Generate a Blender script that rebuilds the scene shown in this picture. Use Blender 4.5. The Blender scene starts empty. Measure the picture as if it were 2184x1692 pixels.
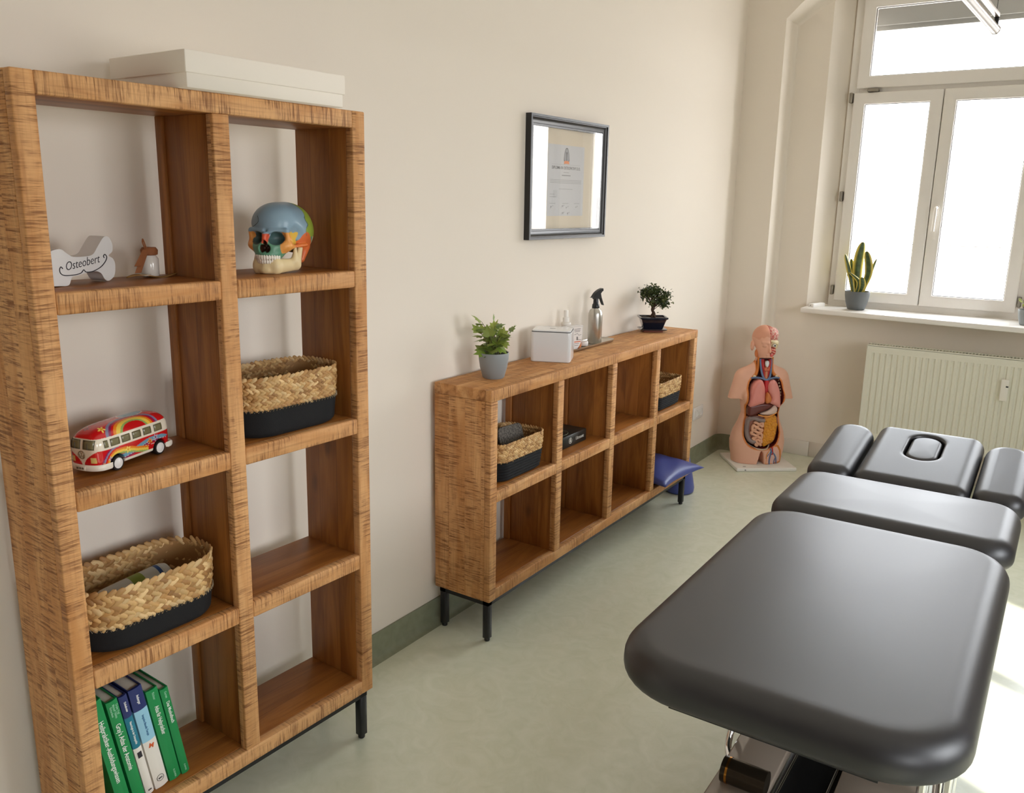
import bpy, bmesh, math, random
import numpy as np
from mathutils import Vector, Matrix, Euler
random.seed(7); np.random.seed(7)
PI = math.pi
SC = bpy.context.scene
COL = SC.collection

# ------------------------------------------------------------------ camera
def camera():
    yaw, pit, rol = 0.591083, -0.227407, 0.01647
    d = Vector((-math.sin(yaw)*math.cos(pit), math.cos(yaw)*math.cos(pit), math.sin(pit)))
    r = d.cross(Vector((0, 0, 1))).normalized(); u = r.cross(d)
    r2 = math.cos(rol)*r + math.sin(rol)*u; u2 = -math.sin(rol)*r + math.cos(rol)*u
    cd = bpy.data.cameras.new('camera'); co = bpy.data.objects.new('camera', cd); COL.objects.link(co)
    cd.sensor_width = 36; cd.sensor_fit = 'HORIZONTAL'; cd.lens = 1794.37/2184*36; cd.clip_start = .02
    m = Matrix(((r2.x, u2.x, -d.x, 1.88693), (r2.y, u2.y, -d.y, -.795335), (r2.z, u2.z, -d.z, 1.583755), (0, 0, 0, 1)))
    co.matrix_world = m; SC.camera = co
camera()

# ------------------------------------------------------------------ world, sun, exposure
def lighting():
    w = bpy.data.worlds.new('sky'); SC.world = w; w.use_nodes = True
    nt = w.node_tree; bg = nt.nodes['Background']
    tc = nt.nodes.new('ShaderNodeTexCoord'); sp = nt.nodes.new('ShaderNodeSeparateXYZ')
    rp = nt.nodes.new('ShaderNodeValToRGB')
    nt.links.new(tc.outputs['Generated'], sp.inputs[0]); nt.links.new(sp.outputs['Z'], rp.inputs[0])
    e = rp.color_ramp.elements
    e[0].position = 0.0; e[0].color = (.60, .59, .58, 1); e[1].position = .55; e[1].color = (.88, .94, 1.0, 1)
    m = e.new(.06); m.color = (.97, .98, 1.0, 1)
    nt.links.new(rp.outputs[0], bg.inputs[0]); bg.inputs[1].default_value = SKY
    s = bpy.data.lights.new('sun', 'SUN'); s.energy = SUN; s.angle = .012; s.color = (1, .95, .88)
    so = bpy.data.objects.new('sun', s); COL.objects.link(so)
    so.rotation_euler = Vector((-1, .50, -.90)).to_track_quat('-Z', 'Y').to_euler(); so.location = (9, 2.6, 6)
    # portals: only guide the sampling of the sky through the window openings, the added rear one included
    for (loc, rot, sx, sz) in (((1.09, 4.93, 1.80), (-PI/2, 0, 0), 1.2, 1.9), ((2.36, 4.93, 1.80), (-PI/2, 0, 0), 1.2, 1.9), ((4.40, 1.1, 1.68), (-PI/2, 0, -PI/2), 1.5, 1.5), ((4.40, -1.5, 1.6), (-PI/2, 0, -PI/2), 1.2, 1.2)):
        l = bpy.data.lights.new('sky_portal', 'AREA'); l.shape = 'RECTANGLE'; l.size = sx; l.size_y = sz
        l.cycles.is_portal = True
        o = bpy.data.objects.new('sky_portal', l); COL.objects.link(o); o.location = loc; o.rotation_euler = rot
    v = SC.view_settings; v.view_transform = 'Standard'; v.look = 'None'; v.gamma = 1; v.use_curve_mapping = False
    v.exposure = EXPO
    SC.cycles.max_bounces = 12; SC.cycles.diffuse_bounces = 8; SC.cycles.transparent_max_bounces = 16
    SC.cycles.use_denoising = True; SC.cycles.sample_clamp_indirect = 8
SKY, SUN, EXPO = 11.5, 7.0, 0.22
lighting()

# ------------------------------------------------------------------ helpers
def s(r, g, b):
    f = lambda c: c/255/12.92 if c/255 <= .04045 else ((c/255+.055)/1.055)**2.4
    return (f(r), f(g), f(b), 1)
def tag(o, label=None, cat=None, group=None, kind=None):
    if label: o['label'] = label
    if cat: o['category'] = cat
    if group: o['group'] = group
    if kind: o['kind'] = kind
    return o
def thing(name, label, cat, mat=None, group=None):
    o = bpy.data.objects.new(name, None); COL.objects.link(o); o.empty_display_size = .05
    if mat is not None: o.matrix_world = mat
    return tag(o, label, cat, group)
def mesh(name, V, F, m, parent=None, smooth=None, loc=None, cols=None, mi=None):
    me = bpy.data.meshes.new(name); V = [tuple(map(float, v)) for v in V]
    if loc is not None: V = [(v[0]-loc[0], v[1]-loc[1], v[2]-loc[2]) for v in V]
    me.from_pydata(V, [], [tuple(int(i) for i in f) for f in F]); me.update()
    ms = m if isinstance(m, (list, tuple)) else [m]
    for q in ms: me.materials.append(q)
    if mi is not None: me.polygons.foreach_set('material_index', np.asarray(mi, dtype=np.int32))
    if smooth is not None:
        me.polygons.foreach_set('use_smooth', [True]*len(me.polygons)); me.set_sharp_from_angle(angle=math.radians(smooth))
    if cols is not None:
        a = me.color_attributes.new('Col', 'FLOAT_COLOR', 'POINT'); a.data.foreach_set('color', np.asarray(cols, dtype=np.float32).ravel())
    o = bpy.data.objects.new(name, me); COL.objects.link(o)
    if parent: o.parent = parent
    if loc is not None: o.location = loc
    return o
class MB:
    """collects pieces into one mesh"""
    def __init__(s): s.V = []; s.F = []; s.M = []; s.C = []
    def add(s, V, F, mi=0, col=None):
        b = len(s.V); s.V += [tuple(v) for v in V]; s.F += [tuple(i+b for i in f) for f in F]; s.M += [mi]*len(F)
        s.C += [col if col is not None else (1, 1, 1, 1)]*len(V); return s
    def box(s, x0, x1, y0, y1, z0, z1, mi=0, col=None, M=None):
        V = [Vector((x, y, z)) for x in (x0, x1) for y in (y0, y1) for z in (z0, z1)]
        if M is not None: V = [M @ v for v in V]
        return s.add(V, [(0, 1, 3, 2), (4, 6, 7, 5), (0, 4, 5, 1), (2, 3, 7, 6), (0, 2, 6, 4), (1, 5, 7, 3)], mi, col)
    def tube(s, P, r, n=8, mi=0, col=None, caps=True):
        V, F = tube_geo(P, r, n, caps); return s.add(V, F, mi, col)
    def lathe(s, prof, n=32, mi=0, col=None, M=None):
        V, F = lathe_geo(prof, n)
        if M is not None: V = [M @ Vector(v) for v in V]
        return s.add(V, F, mi, col)
    def build(s, name, m, parent=None, smooth=None, loc=None, cols=False):
        return mesh(name, s.V, s.F, m, parent, smooth, loc, s.C if cols else None, s.M)
def tube_geo(P, r, n=8, caps=True, closed=False):
    P = [Vector(p) for p in P]; k = len(P); R = r if isinstance(r, (list, tuple)) else [r]*k
    V = []; F = []; up = None
    for i, p in enumerate(P):
        if closed: t = P[(i+1) % k]-P[i-1]
        else: t = (P[min(i+1, k-1)]-P[max(i-1, 0)])
        t.normalize()
        if up is None:
            up = Vector((0, 0, 1)) if abs(t.z) < .9 else Vector((1, 0, 0))
        a = t.cross(up).normalized(); b = a.cross(t).normalized(); up = b
        for j in range(n):
            an = 2*PI*j/n; V.append(p+R[i]*(math.cos(an)*a+math.sin(an)*b))
    for i in range(k if closed else k-1):
        i2 = (i+1) % k
        for j in range(n):
            F.append((i*n+j, i*n+(j+1) % n, i2*n+(j+1) % n, i2*n+j))
    if caps and not closed:
        F.append(tuple(range(n))[::-1]); F.append(tuple((k-1)*n+j for j in range(n)))
    return V, F
def lathe_geo(prof, n=32):
    V = []; F = []; k = len(prof)
    for (r, z) in prof:
        for j in range(n): V.append((r*math.cos(2*PI*j/n), r*math.sin(2*PI*j/n), z))
    for i in range(k-1):
        for j in range(n): F.append((i*n+j, i*n+(j+1) % n, (i+1)*n+(j+1) % n, (i+1)*n+j))
    if prof[0][0] > 1e-6: F.append(tuple(range(n))[::-1])
    if prof[-1][0] > 1e-6: F.append(tuple((k-1)*n+j for j in range(n)))
    return V, F
def tube(name, P, r, m, parent=None, n=8, closed=False):
    V, F = tube_geo(P, r, n, True, closed); return mesh(name, V, F, m, parent, 40)
def lathe(name, prof, m, parent=None, n=32, sm=40):
    V, F = lathe_geo(prof, n); return mesh(name, V, F, m, parent, sm)
def bezier(pts, n=8):
    """Catmull-Rom through pts"""
    P = [Vector(p) for p in pts]; out = []
    for i in range(len(P)-1):
        p0 = P[max(i-1, 0)]; p1 = P[i]; p2 = P[i+1]; p3 = P[min(i+2, len(P)-1)]
        for j in range(n):
            t = j/n; out.append(.5*((2*p1)+(p2-p0)*t+(2*p0-5*p1+4*p2-p3)*t*t+(3*p1-p0-3*p2+p3)*t**3))
    out.append(P[-1]); return out
def bevel_obj(o, w, seg=2, ang=30):
    bm = bmesh.new(); bm.from_mesh(o.data)
    ed = [e for e in bm.edges if len(e.link_faces) == 2 and e.calc_face_angle(0) > math.radians(ang)]
    bmesh.ops.bevel(bm, geom=ed, offset=w, segments=seg, affect='EDGES', profile=.5, clamp_overlap=True)
    bm.to_mesh(o.data); bm.free()
    o.data.polygons.foreach_set('use_smooth', [True]*len(o.data.polygons)); o.data.set_sharp_from_angle(angle=math.radians(50))
    return o
def box(name, x0, x1, y0, y1, z0, z1, m, parent=None, bev=.002, seg=2):
    c = ((x0+x1)/2, (y0+y1)/2, (z0+z1)/2)
    b = MB().box(x0, x1, y0, y1, z0, z1); o = b.build(name, m, parent, None, c)
    if bev: bevel_obj(o, min(bev, (x1-x0)*.45, (y1-y0)*.45, (z1-z0)*.45), seg)
    return o
def rrect(hx, hy, r, n=6):
    """rounded rectangle outline, counter-clockwise"""
    out = []
    for cx, cy, a0 in ((hx-r, hy-r, 0), (-hx+r, hy-r, PI/2), (-hx+r, -hy+r, PI), (hx-r, -hy+r, 1.5*PI)):
        for i in range(n+1):
            a = a0+PI/2*i/n; out.append((cx+r*math.cos(a), cy+r*math.sin(a)))
    return out
def loft(rings, cap=True):
    """rings: list of equal-length 3-D loops"""
    V = [v for r in rings for v in r]; n = len(rings[0]); F = []
    for i in range(len(rings)-1):
        for j in range(n): F.append((i*n+j, i*n+(j+1) % n, (i+1)*n+(j+1) % n, (i+1)*n+j))
    if cap: F.append(tuple(range(n))[::-1]); F.append(tuple((len(rings)-1)*n+j for j in range(n)))
    return V, F
def pad(hx, hy, r, z0, z1, rt, rb=None, n=8, k=6, crown=0):
    """upholstered slab: rounded plan corners r, rounded top edge rt, bottom edge rb"""
    rb = rb if rb is not None else rt*.5; rings = []
    for i in range(k+1):
        a = PI/2*i/k; ins = rb*(1-math.sin(a)); z = z0+rb*(1-math.cos(a))
        rings.append([(x, y, z) for x, y in rrect(hx-ins, hy-ins, max(r-ins, .004), n)])
    for i in range(k+1):
        a = PI/2*i/k; ins = rt*(1-math.cos(a)); z = z1-rt+rt*math.sin(a)
        rings.append([(x, y, z) for x, y in rrect(hx-ins, hy-ins, max(r-ins, .004), n)])
    for f in (.8, .5, .2):
        rings.append([(x*f, y*f, z1+crown*(1-f*f)) for x, y in rrect(hx-rt, hy-rt, max(r-rt, .004), n)])
    return loft(rings)
def nets(f, lo, hi, h):
    """surface nets of an implicit function f(X,Y,Z) (<0 inside)"""
    lo = np.array(lo, float); n = np.ceil((np.array(hi)-lo)/h).astype(int)+1
    ax = [lo[i]+h*np.arange(n[i]) for i in range(3)]
    X, Y, Z = np.meshgrid(*ax, indexing='ij'); D = f(X, Y, Z)
    c = np.zeros(tuple(n-1)); P = np.zeros(tuple(n-1)+(3,))
    def acc(a0, a1, off):
        pass
    S = D < 0
    nx, ny, nz = n
    corners = [(i, j, k) for i in (0, 1) for j in (0, 1) for k in (0, 1)]
    for a in corners:
        for axi in range(3):
            if a[axi] == 0:
                b = list(a); b[axi] = 1
                A = D[a[0]:nx-1+a[0], a[1]:ny-1+a[1], a[2]:nz-1+a[2]]; B = D[b[0]:nx-1+b[0], b[1]:ny-1+b[1], b[2]:nz-1+b[2]]
                m = (A < 0) != (B < 0); den = np.where(m, A-B, 1); t = np.where(m, A/den, 0)
                for q in range(3): P[..., q] += np.where(m, a[q]+(t if q == axi else 0), 0)
                c += m
    act = c > 0; idx = -np.ones(c.shape, int); idx[act] = np.arange(act.sum())
    ii = np.argwhere(act); V = lo+h*(ii+P[act]/c[act][:, None])
    F = []
    for axi in range(3):
        sl0 = [slice(None)]*3; sl1 = [slice(None)]*3; sl0[axi] = slice(0, n[axi]-1); sl1[axi] = slice(1, n[axi])
        A = S[tuple(sl0)]; B = S[tuple(sl1)]; e = np.argwhere(A != B)
        u, v = (axi+1) % 3, (axi+2) % 3
        e = e[(e[:, u] > 0) & (e[:, v] > 0) & (e[:, u] < n[u]-1) & (e[:, v] < n[v]-1)]
        if len(e) == 0: continue
        def g(du, dv):
            q = e.copy(); q[:, u] += du; q[:, v] += dv; return idx[q[:, 0], q[:, 1], q[:, 2]]
        Q = np.stack([g(-1, -1), g(0, -1), g(0, 0), g(-1, 0)], 1)
        fl = ~A[e[:, 0], e[:, 1], e[:, 2]]; Q[fl] = Q[fl][:, ::-1]; F.append(Q)
    return V, np.concatenate(F)
def sdf(name, f, lo, hi, h, m, parent=None, colf=None, loc=None):
    V, F = nets(f, lo, hi, h); cols = None
    if colf is not None: cols = colf(V[:, 0], V[:, 1], V[:, 2])
    return mesh(name, V, F, m, parent, 180, loc, cols)
def smin(a, b, k):
    hh = np.clip(.5+.5*(b-a)/k, 0, 1); return b*(1-hh)+a*hh-k*hh*(1-hh)
def smax(a, b, k): return -smin(-a, -b, k)
def ell(X, Y, Z, c, r):
    x, y, z = (X-c[0])/r[0], (Y-c[1])/r[1], (Z-c[2])/r[2]; k0 = np.sqrt(x*x+y*y+z*z)
    k1 = np.sqrt((x/r[0])**2+(y/r[1])**2+(z/r[2])**2); return k0*(k0-1)/np.maximum(k1, 1e-6)
def caps(X, Y, Z, a, b, ra, rb=None):
    rb = ra if rb is None else rb; a = np.array(a, float); b = np.array(b, float); d = b-a; L = (d**2).sum()
    t = np.clip(((X-a[0])*d[0]+(Y-a[1])*d[1]+(Z-a[2])*d[2])/L, 0, 1)
    return np.sqrt((X-a[0]-t*d[0])**2+(Y-a[1]-t*d[1])**2+(Z-a[2]-t*d[2])**2)-(ra+(rb-ra)*t)
def rbox(X, Y, Z, c, hs, r):
    q = [np.abs(A-cc)-(hh-r) for A, cc, hh in zip((X, Y, Z), c, hs)]
    return np.sqrt(sum(np.maximum(a, 0)**2 for a in q))+np.minimum(np.maximum(np.maximum(q[0], q[1]), q[2]), 0)-r
def polyd(px, pz, poly):
    """signed distance to a 2-D polygon (arrays), negative inside"""
    poly = np.array(poly, float); d = np.full(px.shape, 1e9); ins = np.zeros(px.shape, bool); n = len(poly)
    for i in range(n):
        a = poly[i]; b = poly[(i+1) % n]; e = b-a; wx = px-a[0]; wz = pz-a[1]
        t = np.clip((wx*e[0]+wz*e[1])/max((e**2).sum(), 1e-12), 0, 1)
        d = np.minimum(d, (wx-e[0]*t)**2+(wz-e[1]*t)**2)
        c = ((a[1] <= pz) & (b[1] > pz)) | ((b[1] <= pz) & (a[1] > pz))
        xs = a[0]+(pz-a[1])/(e[1] if abs(e[1]) > 1e-12 else 1e-12)*e[0]
        ins ^= c & (px < xs)
    d = np.sqrt(d); return np.where(ins, -d, d)
def smooth_poly(P, n=6): 
    P = list(P); k = len(P); out = []
    for i in range(k):
        p0, p1, p2, p3 = [np.array(P[(i+j-1) % k], float) for j in range(4)]
        for j in range(n):
            t = j/n; out.append(tuple(.5*((2*p1)+(p2-p0)*t+(2*p0-5*p1+4*p2-p3)*t*t+(3*p1-p0-3*p2+p3)*t**3)))
    return out
def text(name, body, size, m, parent, M, align='LEFT', fat=0.0, sx=1.0):
    c = bpy.data.curves.new(name, 'FONT'); c.body = body; c.size = size; c.align_x = align; c.align_y = 'CENTER'
    c.extrude = .0002; c.offset = fat; c.resolution_u = 3
    t = bpy.data.objects.new(name, c); COL.objects.link(t)
    bpy.context.view_layer.update()
    me = bpy.data.meshes.new_from_object(t.evaluated_get(bpy.context.evaluated_depsgraph_get()))
    bpy.data.objects.remove(t); bpy.data.curves.remove(c)
    me.materials.clear(); me.materials.append(m)
    me.transform(M @ Matrix.Diagonal((sx, 1, 1, 1)))
    o = bpy.data.objects.new(name, me); COL.objects.link(o); o.parent = parent; return o
def basis(o, x, y, z):
    M = Matrix.Identity(4)
    for i, c in enumerate((x, y, z)):
        for j in range(3): M[j][i] = c[j]
    for j in range(3): M[j][3] = o[j]
    return M

# ------------------------------------------------------------------ materials
def mat(name, c, rough=.5, metal=0, spec=.5, coat=0, trans=0, sss=0, bump=None, var=None, sheen=0, alpha=1):
    """bump=(scale,strength,distance)  var=(scale, other colour)"""
    m = bpy.data.materials.new(name); m.use_nodes = True; nt = m.node_tree; b = nt.nodes['Principled BSDF']
    b.inputs['Base Color'].default_value = c; b.inputs['Roughness'].default_value = rough; b.inputs['Metallic'].default_value = metal
    b.inputs['Specular IOR Level'].default_value = spec; b.inputs['Coat Weight'].default_value = coat
    b.inputs['Transmission Weight'].default_value = trans; b.inputs['Sheen Weight'].default_value = sheen
    if sss: b.inputs['Subsurface Weight'].default_value = sss; b.inputs['Subsurface Radius'].default_value = (.01, .005, .003); b.inputs['Subsurface Scale'].default_value = .5
    tc = nt.nodes.new('ShaderNodeTexCoord')
    if var:
        n = nt.nodes.new('ShaderNodeTexNoise'); n.inputs['Scale'].default_value = var[0]; n.inputs['Detail'].default_value = 5
        nt.links.new(tc.outputs['Object'], n.inputs['Vector'])
        r = nt.nodes.new('ShaderNodeValToRGB'); r.color_ramp.elements[0].position = .35; r.color_ramp.elements[1].position = .65
        r.color_ramp.elements[0].color = c; r.color_ramp.elements[1].color = var[1]
        nt.links.new(n.outputs['Fac'], r.inputs[0]); nt.links.new(r.outputs[0], b.inputs['Base Color'])
    if bump:
        n = nt.nodes.new('ShaderNodeTexNoise'); n.inputs['Scale'].default_value = bump[0]; n.inputs['Detail'].default_value = 4
        nt.links.new(tc.outputs['Object'], n.inputs['Vector'])
        bp = nt.nodes.new('ShaderNodeBump'); bp.inputs['Strength'].default_value = bump[1]; bp.inputs['Distance'].default_value = bump[2]
        nt.links.new(n.outputs['Fac'], bp.inputs['Height']); nt.links.new(bp.outputs[0], b.inputs['Normal'])
    return m
def vcmat(name, rough=.5, spec=.5, coat=0, bump=None):
    m = mat(name, (1, 1, 1, 1), rough, spec=spec, coat=coat, bump=bump); nt = m.node_tree
    a = nt.nodes.new('ShaderNodeAttribute'); a.attribute_name = 'Col'
    nt.links.new(a.outputs['Color'], nt.nodes['Principled BSDF'].inputs['Base Color']); return m
def wood(name, ax, sawn, A, B, K, rough, lo=.36, amt=.80):
    """mango wood: grain along local axis ax, planks across the depth, cross saw marks when sawn"""
    m = bpy.data.materials.new(name); m.use_nodes = True; nt = m.node_tree; L = nt.links.new; b = nt.nodes['Principled BSDF']
    N = lambda t: nt.nodes.new('ShaderNode'+t)
    def math_(op, x, y=None, cl=False):
        n = N('Math'); n.operation = op; n.use_clamp = cl
        for i, v in enumerate((x, y)):
            if v is None: continue
            if isinstance(v, (int, float)): n.inputs[i].default_value = v
            else: L(v, n.inputs[i])
        return n.outputs[0]
    tc = N('TexCoord'); oi = N('ObjectInfo'); sp = N('SeparateXYZ'); L(tc.outputs['Object'], sp.inputs[0])
    rnd = oi.outputs['Random']; off = math_('MULTIPLY', rnd, 37.0)
    ch = {'x': 'XYZ', 'y': 'YXZ', 'z': 'ZXY'}[ax]
    g = math_('ADD', sp.outputs[ch[0]], off); u = math_('ADD', sp.outputs[ch[1]], off); v = math_('ADD', sp.outputs[ch[2]], off)
    pk = math_('FLOOR', math_('DIVIDE', u, .072))
    wn = N('TexWhiteNoise'); wn.noise_dimensions = '1D'; L(math_('ADD', pk, math_('MULTIPLY', rnd, 91.0)), wn.inputs['W']); pv = wn.outputs['Value']
    def vec(sg, su, sv, shift=True):
        c = N('CombineXYZ'); gg = math_('MULTIPLY', g, sg)
        if shift: gg = math_('ADD', gg, math_('MULTIPLY', pv, 13.0))
        L(gg, c.inputs[0]); L(math_('MULTIPLY', u, su), c.inputs[1]); L(math_('MULTIPLY', v, sv), c.inputs[2]); return c.outputs[0]
    def noise(vc, det=4, dist=0, rgh=.55):
        n = N('TexNoise'); n.inputs['Scale'].default_value = 1; n.inputs['Detail'].default_value = det; n.inputs['Distortion'].default_value = dist
        n.inputs['Roughness'].default_value = rgh; L(vc, n.inputs['Vector']); return n.outputs['Fac']
    def ramp(x, p0, p1):
        r = N('MapRange'); r.inputs['From Min'].default_value = p0; r.inputs['From Max'].default_value = p1; r.interpolation_type = 'SMOOTHSTEP'
        L(x, r.inputs['Value']); return r.outputs['Result']
    def mix(f, c1, c2, bt='MIX'):
        n = N('Mix'); n.data_type = 'RGBA'; n.blend_type = bt
        if isinstance(f, (int, float)): n.inputs[0].default_value = f
        else: L(f, n.inputs[0])
        for i, c in ((6, c1), (7, c2)):
            if isinstance(c, tuple): n.inputs[i].default_value = c
            else: L(c, n.inputs[i])
        return n.outputs[2]
    fig = ramp(noise(vec(2.2, 14, 14), 5, 1.2), .35, .68)
    fib = noise(vec(5, 190, 190), 3)
    c = mix(fig, A, B)
    dark = tuple(x*.62 for x in B[:3])+(1,)
    c = mix(math_('MULTIPLY', ramp(fib, .5, .75), .45), c, dark)
    c = mix(math_('MULTIPLY', pv, .38), c, B)
    kn = N('TexVoronoi'); kn.feature = 'F1'; L(vec(3.1, 7, 7), kn.inputs['Vector']); kn.inputs['Scale'].default_value = 1
    c = mix(math_('MULTIPLY', math_('SUBTRACT', 1.0, ramp(kn.outputs['Distance'], .04, .16)), .6), c, K)
    if sawn:
        mk = ramp(noise(vec(200, 10, 10), 4, .6, .68), .44, .64); pt = ramp(noise(vec(8, 16, 16), 3, .6), lo, lo+.20)
        fine = ramp(noise(vec(420, 6, 6), 2), .5, .7)
        k = math_('MULTIPLY', math_('MULTIPLY', mk, pt), amt)
        k = math_('MAXIMUM', k, math_('MULTIPLY', fine, .22))
        c = mix(k, c, K)
        bp = N('Bump'); bp.inputs['Strength'].default_value = .5; bp.inputs['Distance'].default_value = .0015; bp.invert = True
        L(k, bp.inputs['Height']); L(bp.outputs[0], b.inputs['Normal'])
    else:
        fr = math_('FRACT', math_('DIVIDE', u, .072)); ln = math_('LESS_THAN', fr, .018)
        c = mix(math_('MULTIPLY', ln, .55), c, K)
        bp = N('Bump'); bp.inputs['Strength'].default_value = .15; bp.inputs['Distance'].default_value = .001
        L(fib, bp.inputs['Height']); L(bp.outputs[0], b.inputs['Normal'])
    L(c, b.inputs['Base Color']); b.inputs['Roughness'].default_value = rough; b.inputs['Specular IOR Level'].default_value = .35
    return m
SA, SB, SK = s(222, 172, 118), s(193, 135, 79), s(118, 70, 34)
TA, TB, TK = s(166, 106, 48), s(128, 76, 30), s(62, 32, 12)  # inner boards: shade of the cells darkened into the smooth wood colour
WS = {a: wood('sawn_mango_'+a, a, True, SA, SB, SK, .62) for a in 'xyz'}
WT = {a: wood('shaded_smooth_mango_'+a, a, False, TA, TB, TK, .42) for a in 'xyz'}
WH = wood('rough_sawn_mango', 'z', True, SA, SB, SK, .66, .33, .88)
M_wall = mat('wall_paint', s(231, 222, 209), .9, bump=(260, .12, .001))
M_ceil = mat('ceiling_paint', s(240, 237, 232), .9)
M_wall2 = mat('low_bounce_wall', s(128, 120, 112), .9)  # unseen walls made dark to cut bounce onto the window wall
M_reveal = mat('reveal_paint', s(236, 230, 222), .8, bump=(180, .15, .001))
def floor_mat():
    m = mat('linoleum', s(206, 212, 194), .27, spec=1.0); nt = m.node_tree; L = nt.links.new; b = nt.nodes['Principled BSDF']
    tc = nt.nodes['Texture Coordinate']
    n1 = nt.nodes.new('ShaderNodeTexNoise'); n1.inputs['Scale'].default_value = 11; n1.inputs['Detail'].default_value = 9; n1.inputs['Roughness'].default_value = .62; n1.inputs['Distortion'].default_value = 1.6
    L(tc.outputs['Object'], n1.inputs['Vector'])
    r = nt.nodes.new('ShaderNodeValToRGB'); e = r.color_ramp.elements
    e[0].position = .32; e[0].color = s(210, 214, 190); e[1].position = .7; e[1].color = s(222, 224, 204)
    L(n1.outputs['Fac'], r.inputs[0])
    n2 = nt.nodes.new('ShaderNodeTexNoise'); n2.inputs['Scale'].default_value = 42; n2.inputs['Detail'].default_value = 3; n2.inputs['Distortion'].default_value = 2.5
    L(tc.outputs['Object'], n2.inputs['Vector'])
    mr = nt.nodes.new('ShaderNodeMapRange'); mr.inputs['From Min'].default_value = .64; mr.inputs['From Max'].default_value = .74; mr.inputs['To Max'].default_value = .55
    L(n2.outputs['Fac'], mr.inputs['Value'])
    mx = nt.nodes.new('ShaderNodeMix'); mx.data_type = 'RGBA'; L(mr.outputs[0], mx.inputs[0]); L(r.outputs[0], mx.inputs[6]); mx.inputs[7].default_value = s(220, 224, 208)
    L(mx.outputs[2], b.inputs['Base Color'])
    return m
M_floor = floor_mat()
M_skirt = mat('skirting_linoleum', s(136, 140, 116), .45, var=(30, s(126, 130, 106)))
M_tile = mat('white_skirting_tile', s(214, 206, 194), .3)
M_white = mat('white_gloss_paint', s(236, 232, 226), .35)
M_pvc = mat('white_window_frame', s(232, 228, 222), .3)
M_gasket = mat('grey_gasket', s(120, 116, 110), .6)
M_chrome = mat('chrome', (.82, .82, .82, 1), .08, 1)
M_steel = mat('brushed_steel', s(196, 192, 184), .32, 1)
M_hinge = mat('hinge_metal', s(150, 144, 134), .4, .8)
M_black = mat('black_steel', s(24, 24, 26), .45)
M_blackpl = mat('black_plastic', s(26, 26, 28), .35)
def glass_mat(name, tint=(1, 1, 1, 1), refl=.06):
    m = bpy.data.materials.new(name); m.use_nodes = True; nt = m.node_tree; nt.nodes.remove(nt.nodes['Principled BSDF'])
    o = nt.nodes['Material Output']; t = nt.nodes.new('ShaderNodeBsdfTransparent'); t.inputs[0].default_value = tint
    g = nt.nodes.new('ShaderNodeBsdfGlossy'); g.inputs['Roughness'].default_value = .01
    f = nt.nodes.new('ShaderNodeFresnel'); ge = nt.nodes.new('ShaderNodeNewGeometry'); mi = nt.nodes.new('ShaderNodeMapRange')
    mi.inputs['To Min'].default_value = 1.5; mi.inputs['To Max'].default_value = 1/1.5      # same reflectance on both faces of a thin pane
    nt.links.new(ge.outputs['Backfacing'], mi.inputs['Value']); nt.links.new(mi.outputs[0], f.inputs[0])
    x = nt.nodes.new('ShaderNodeMixShader'); nt.links.new(f.outputs[0], x.inputs[0]); nt.links.new(t.outputs[0], x.inputs[1]); nt.links.new(g.outputs[0], x.inputs[2])
    nt.links.new(x.outputs[0], o.inputs[0]); return m
M_glass = glass_mat('window_glass')
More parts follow.
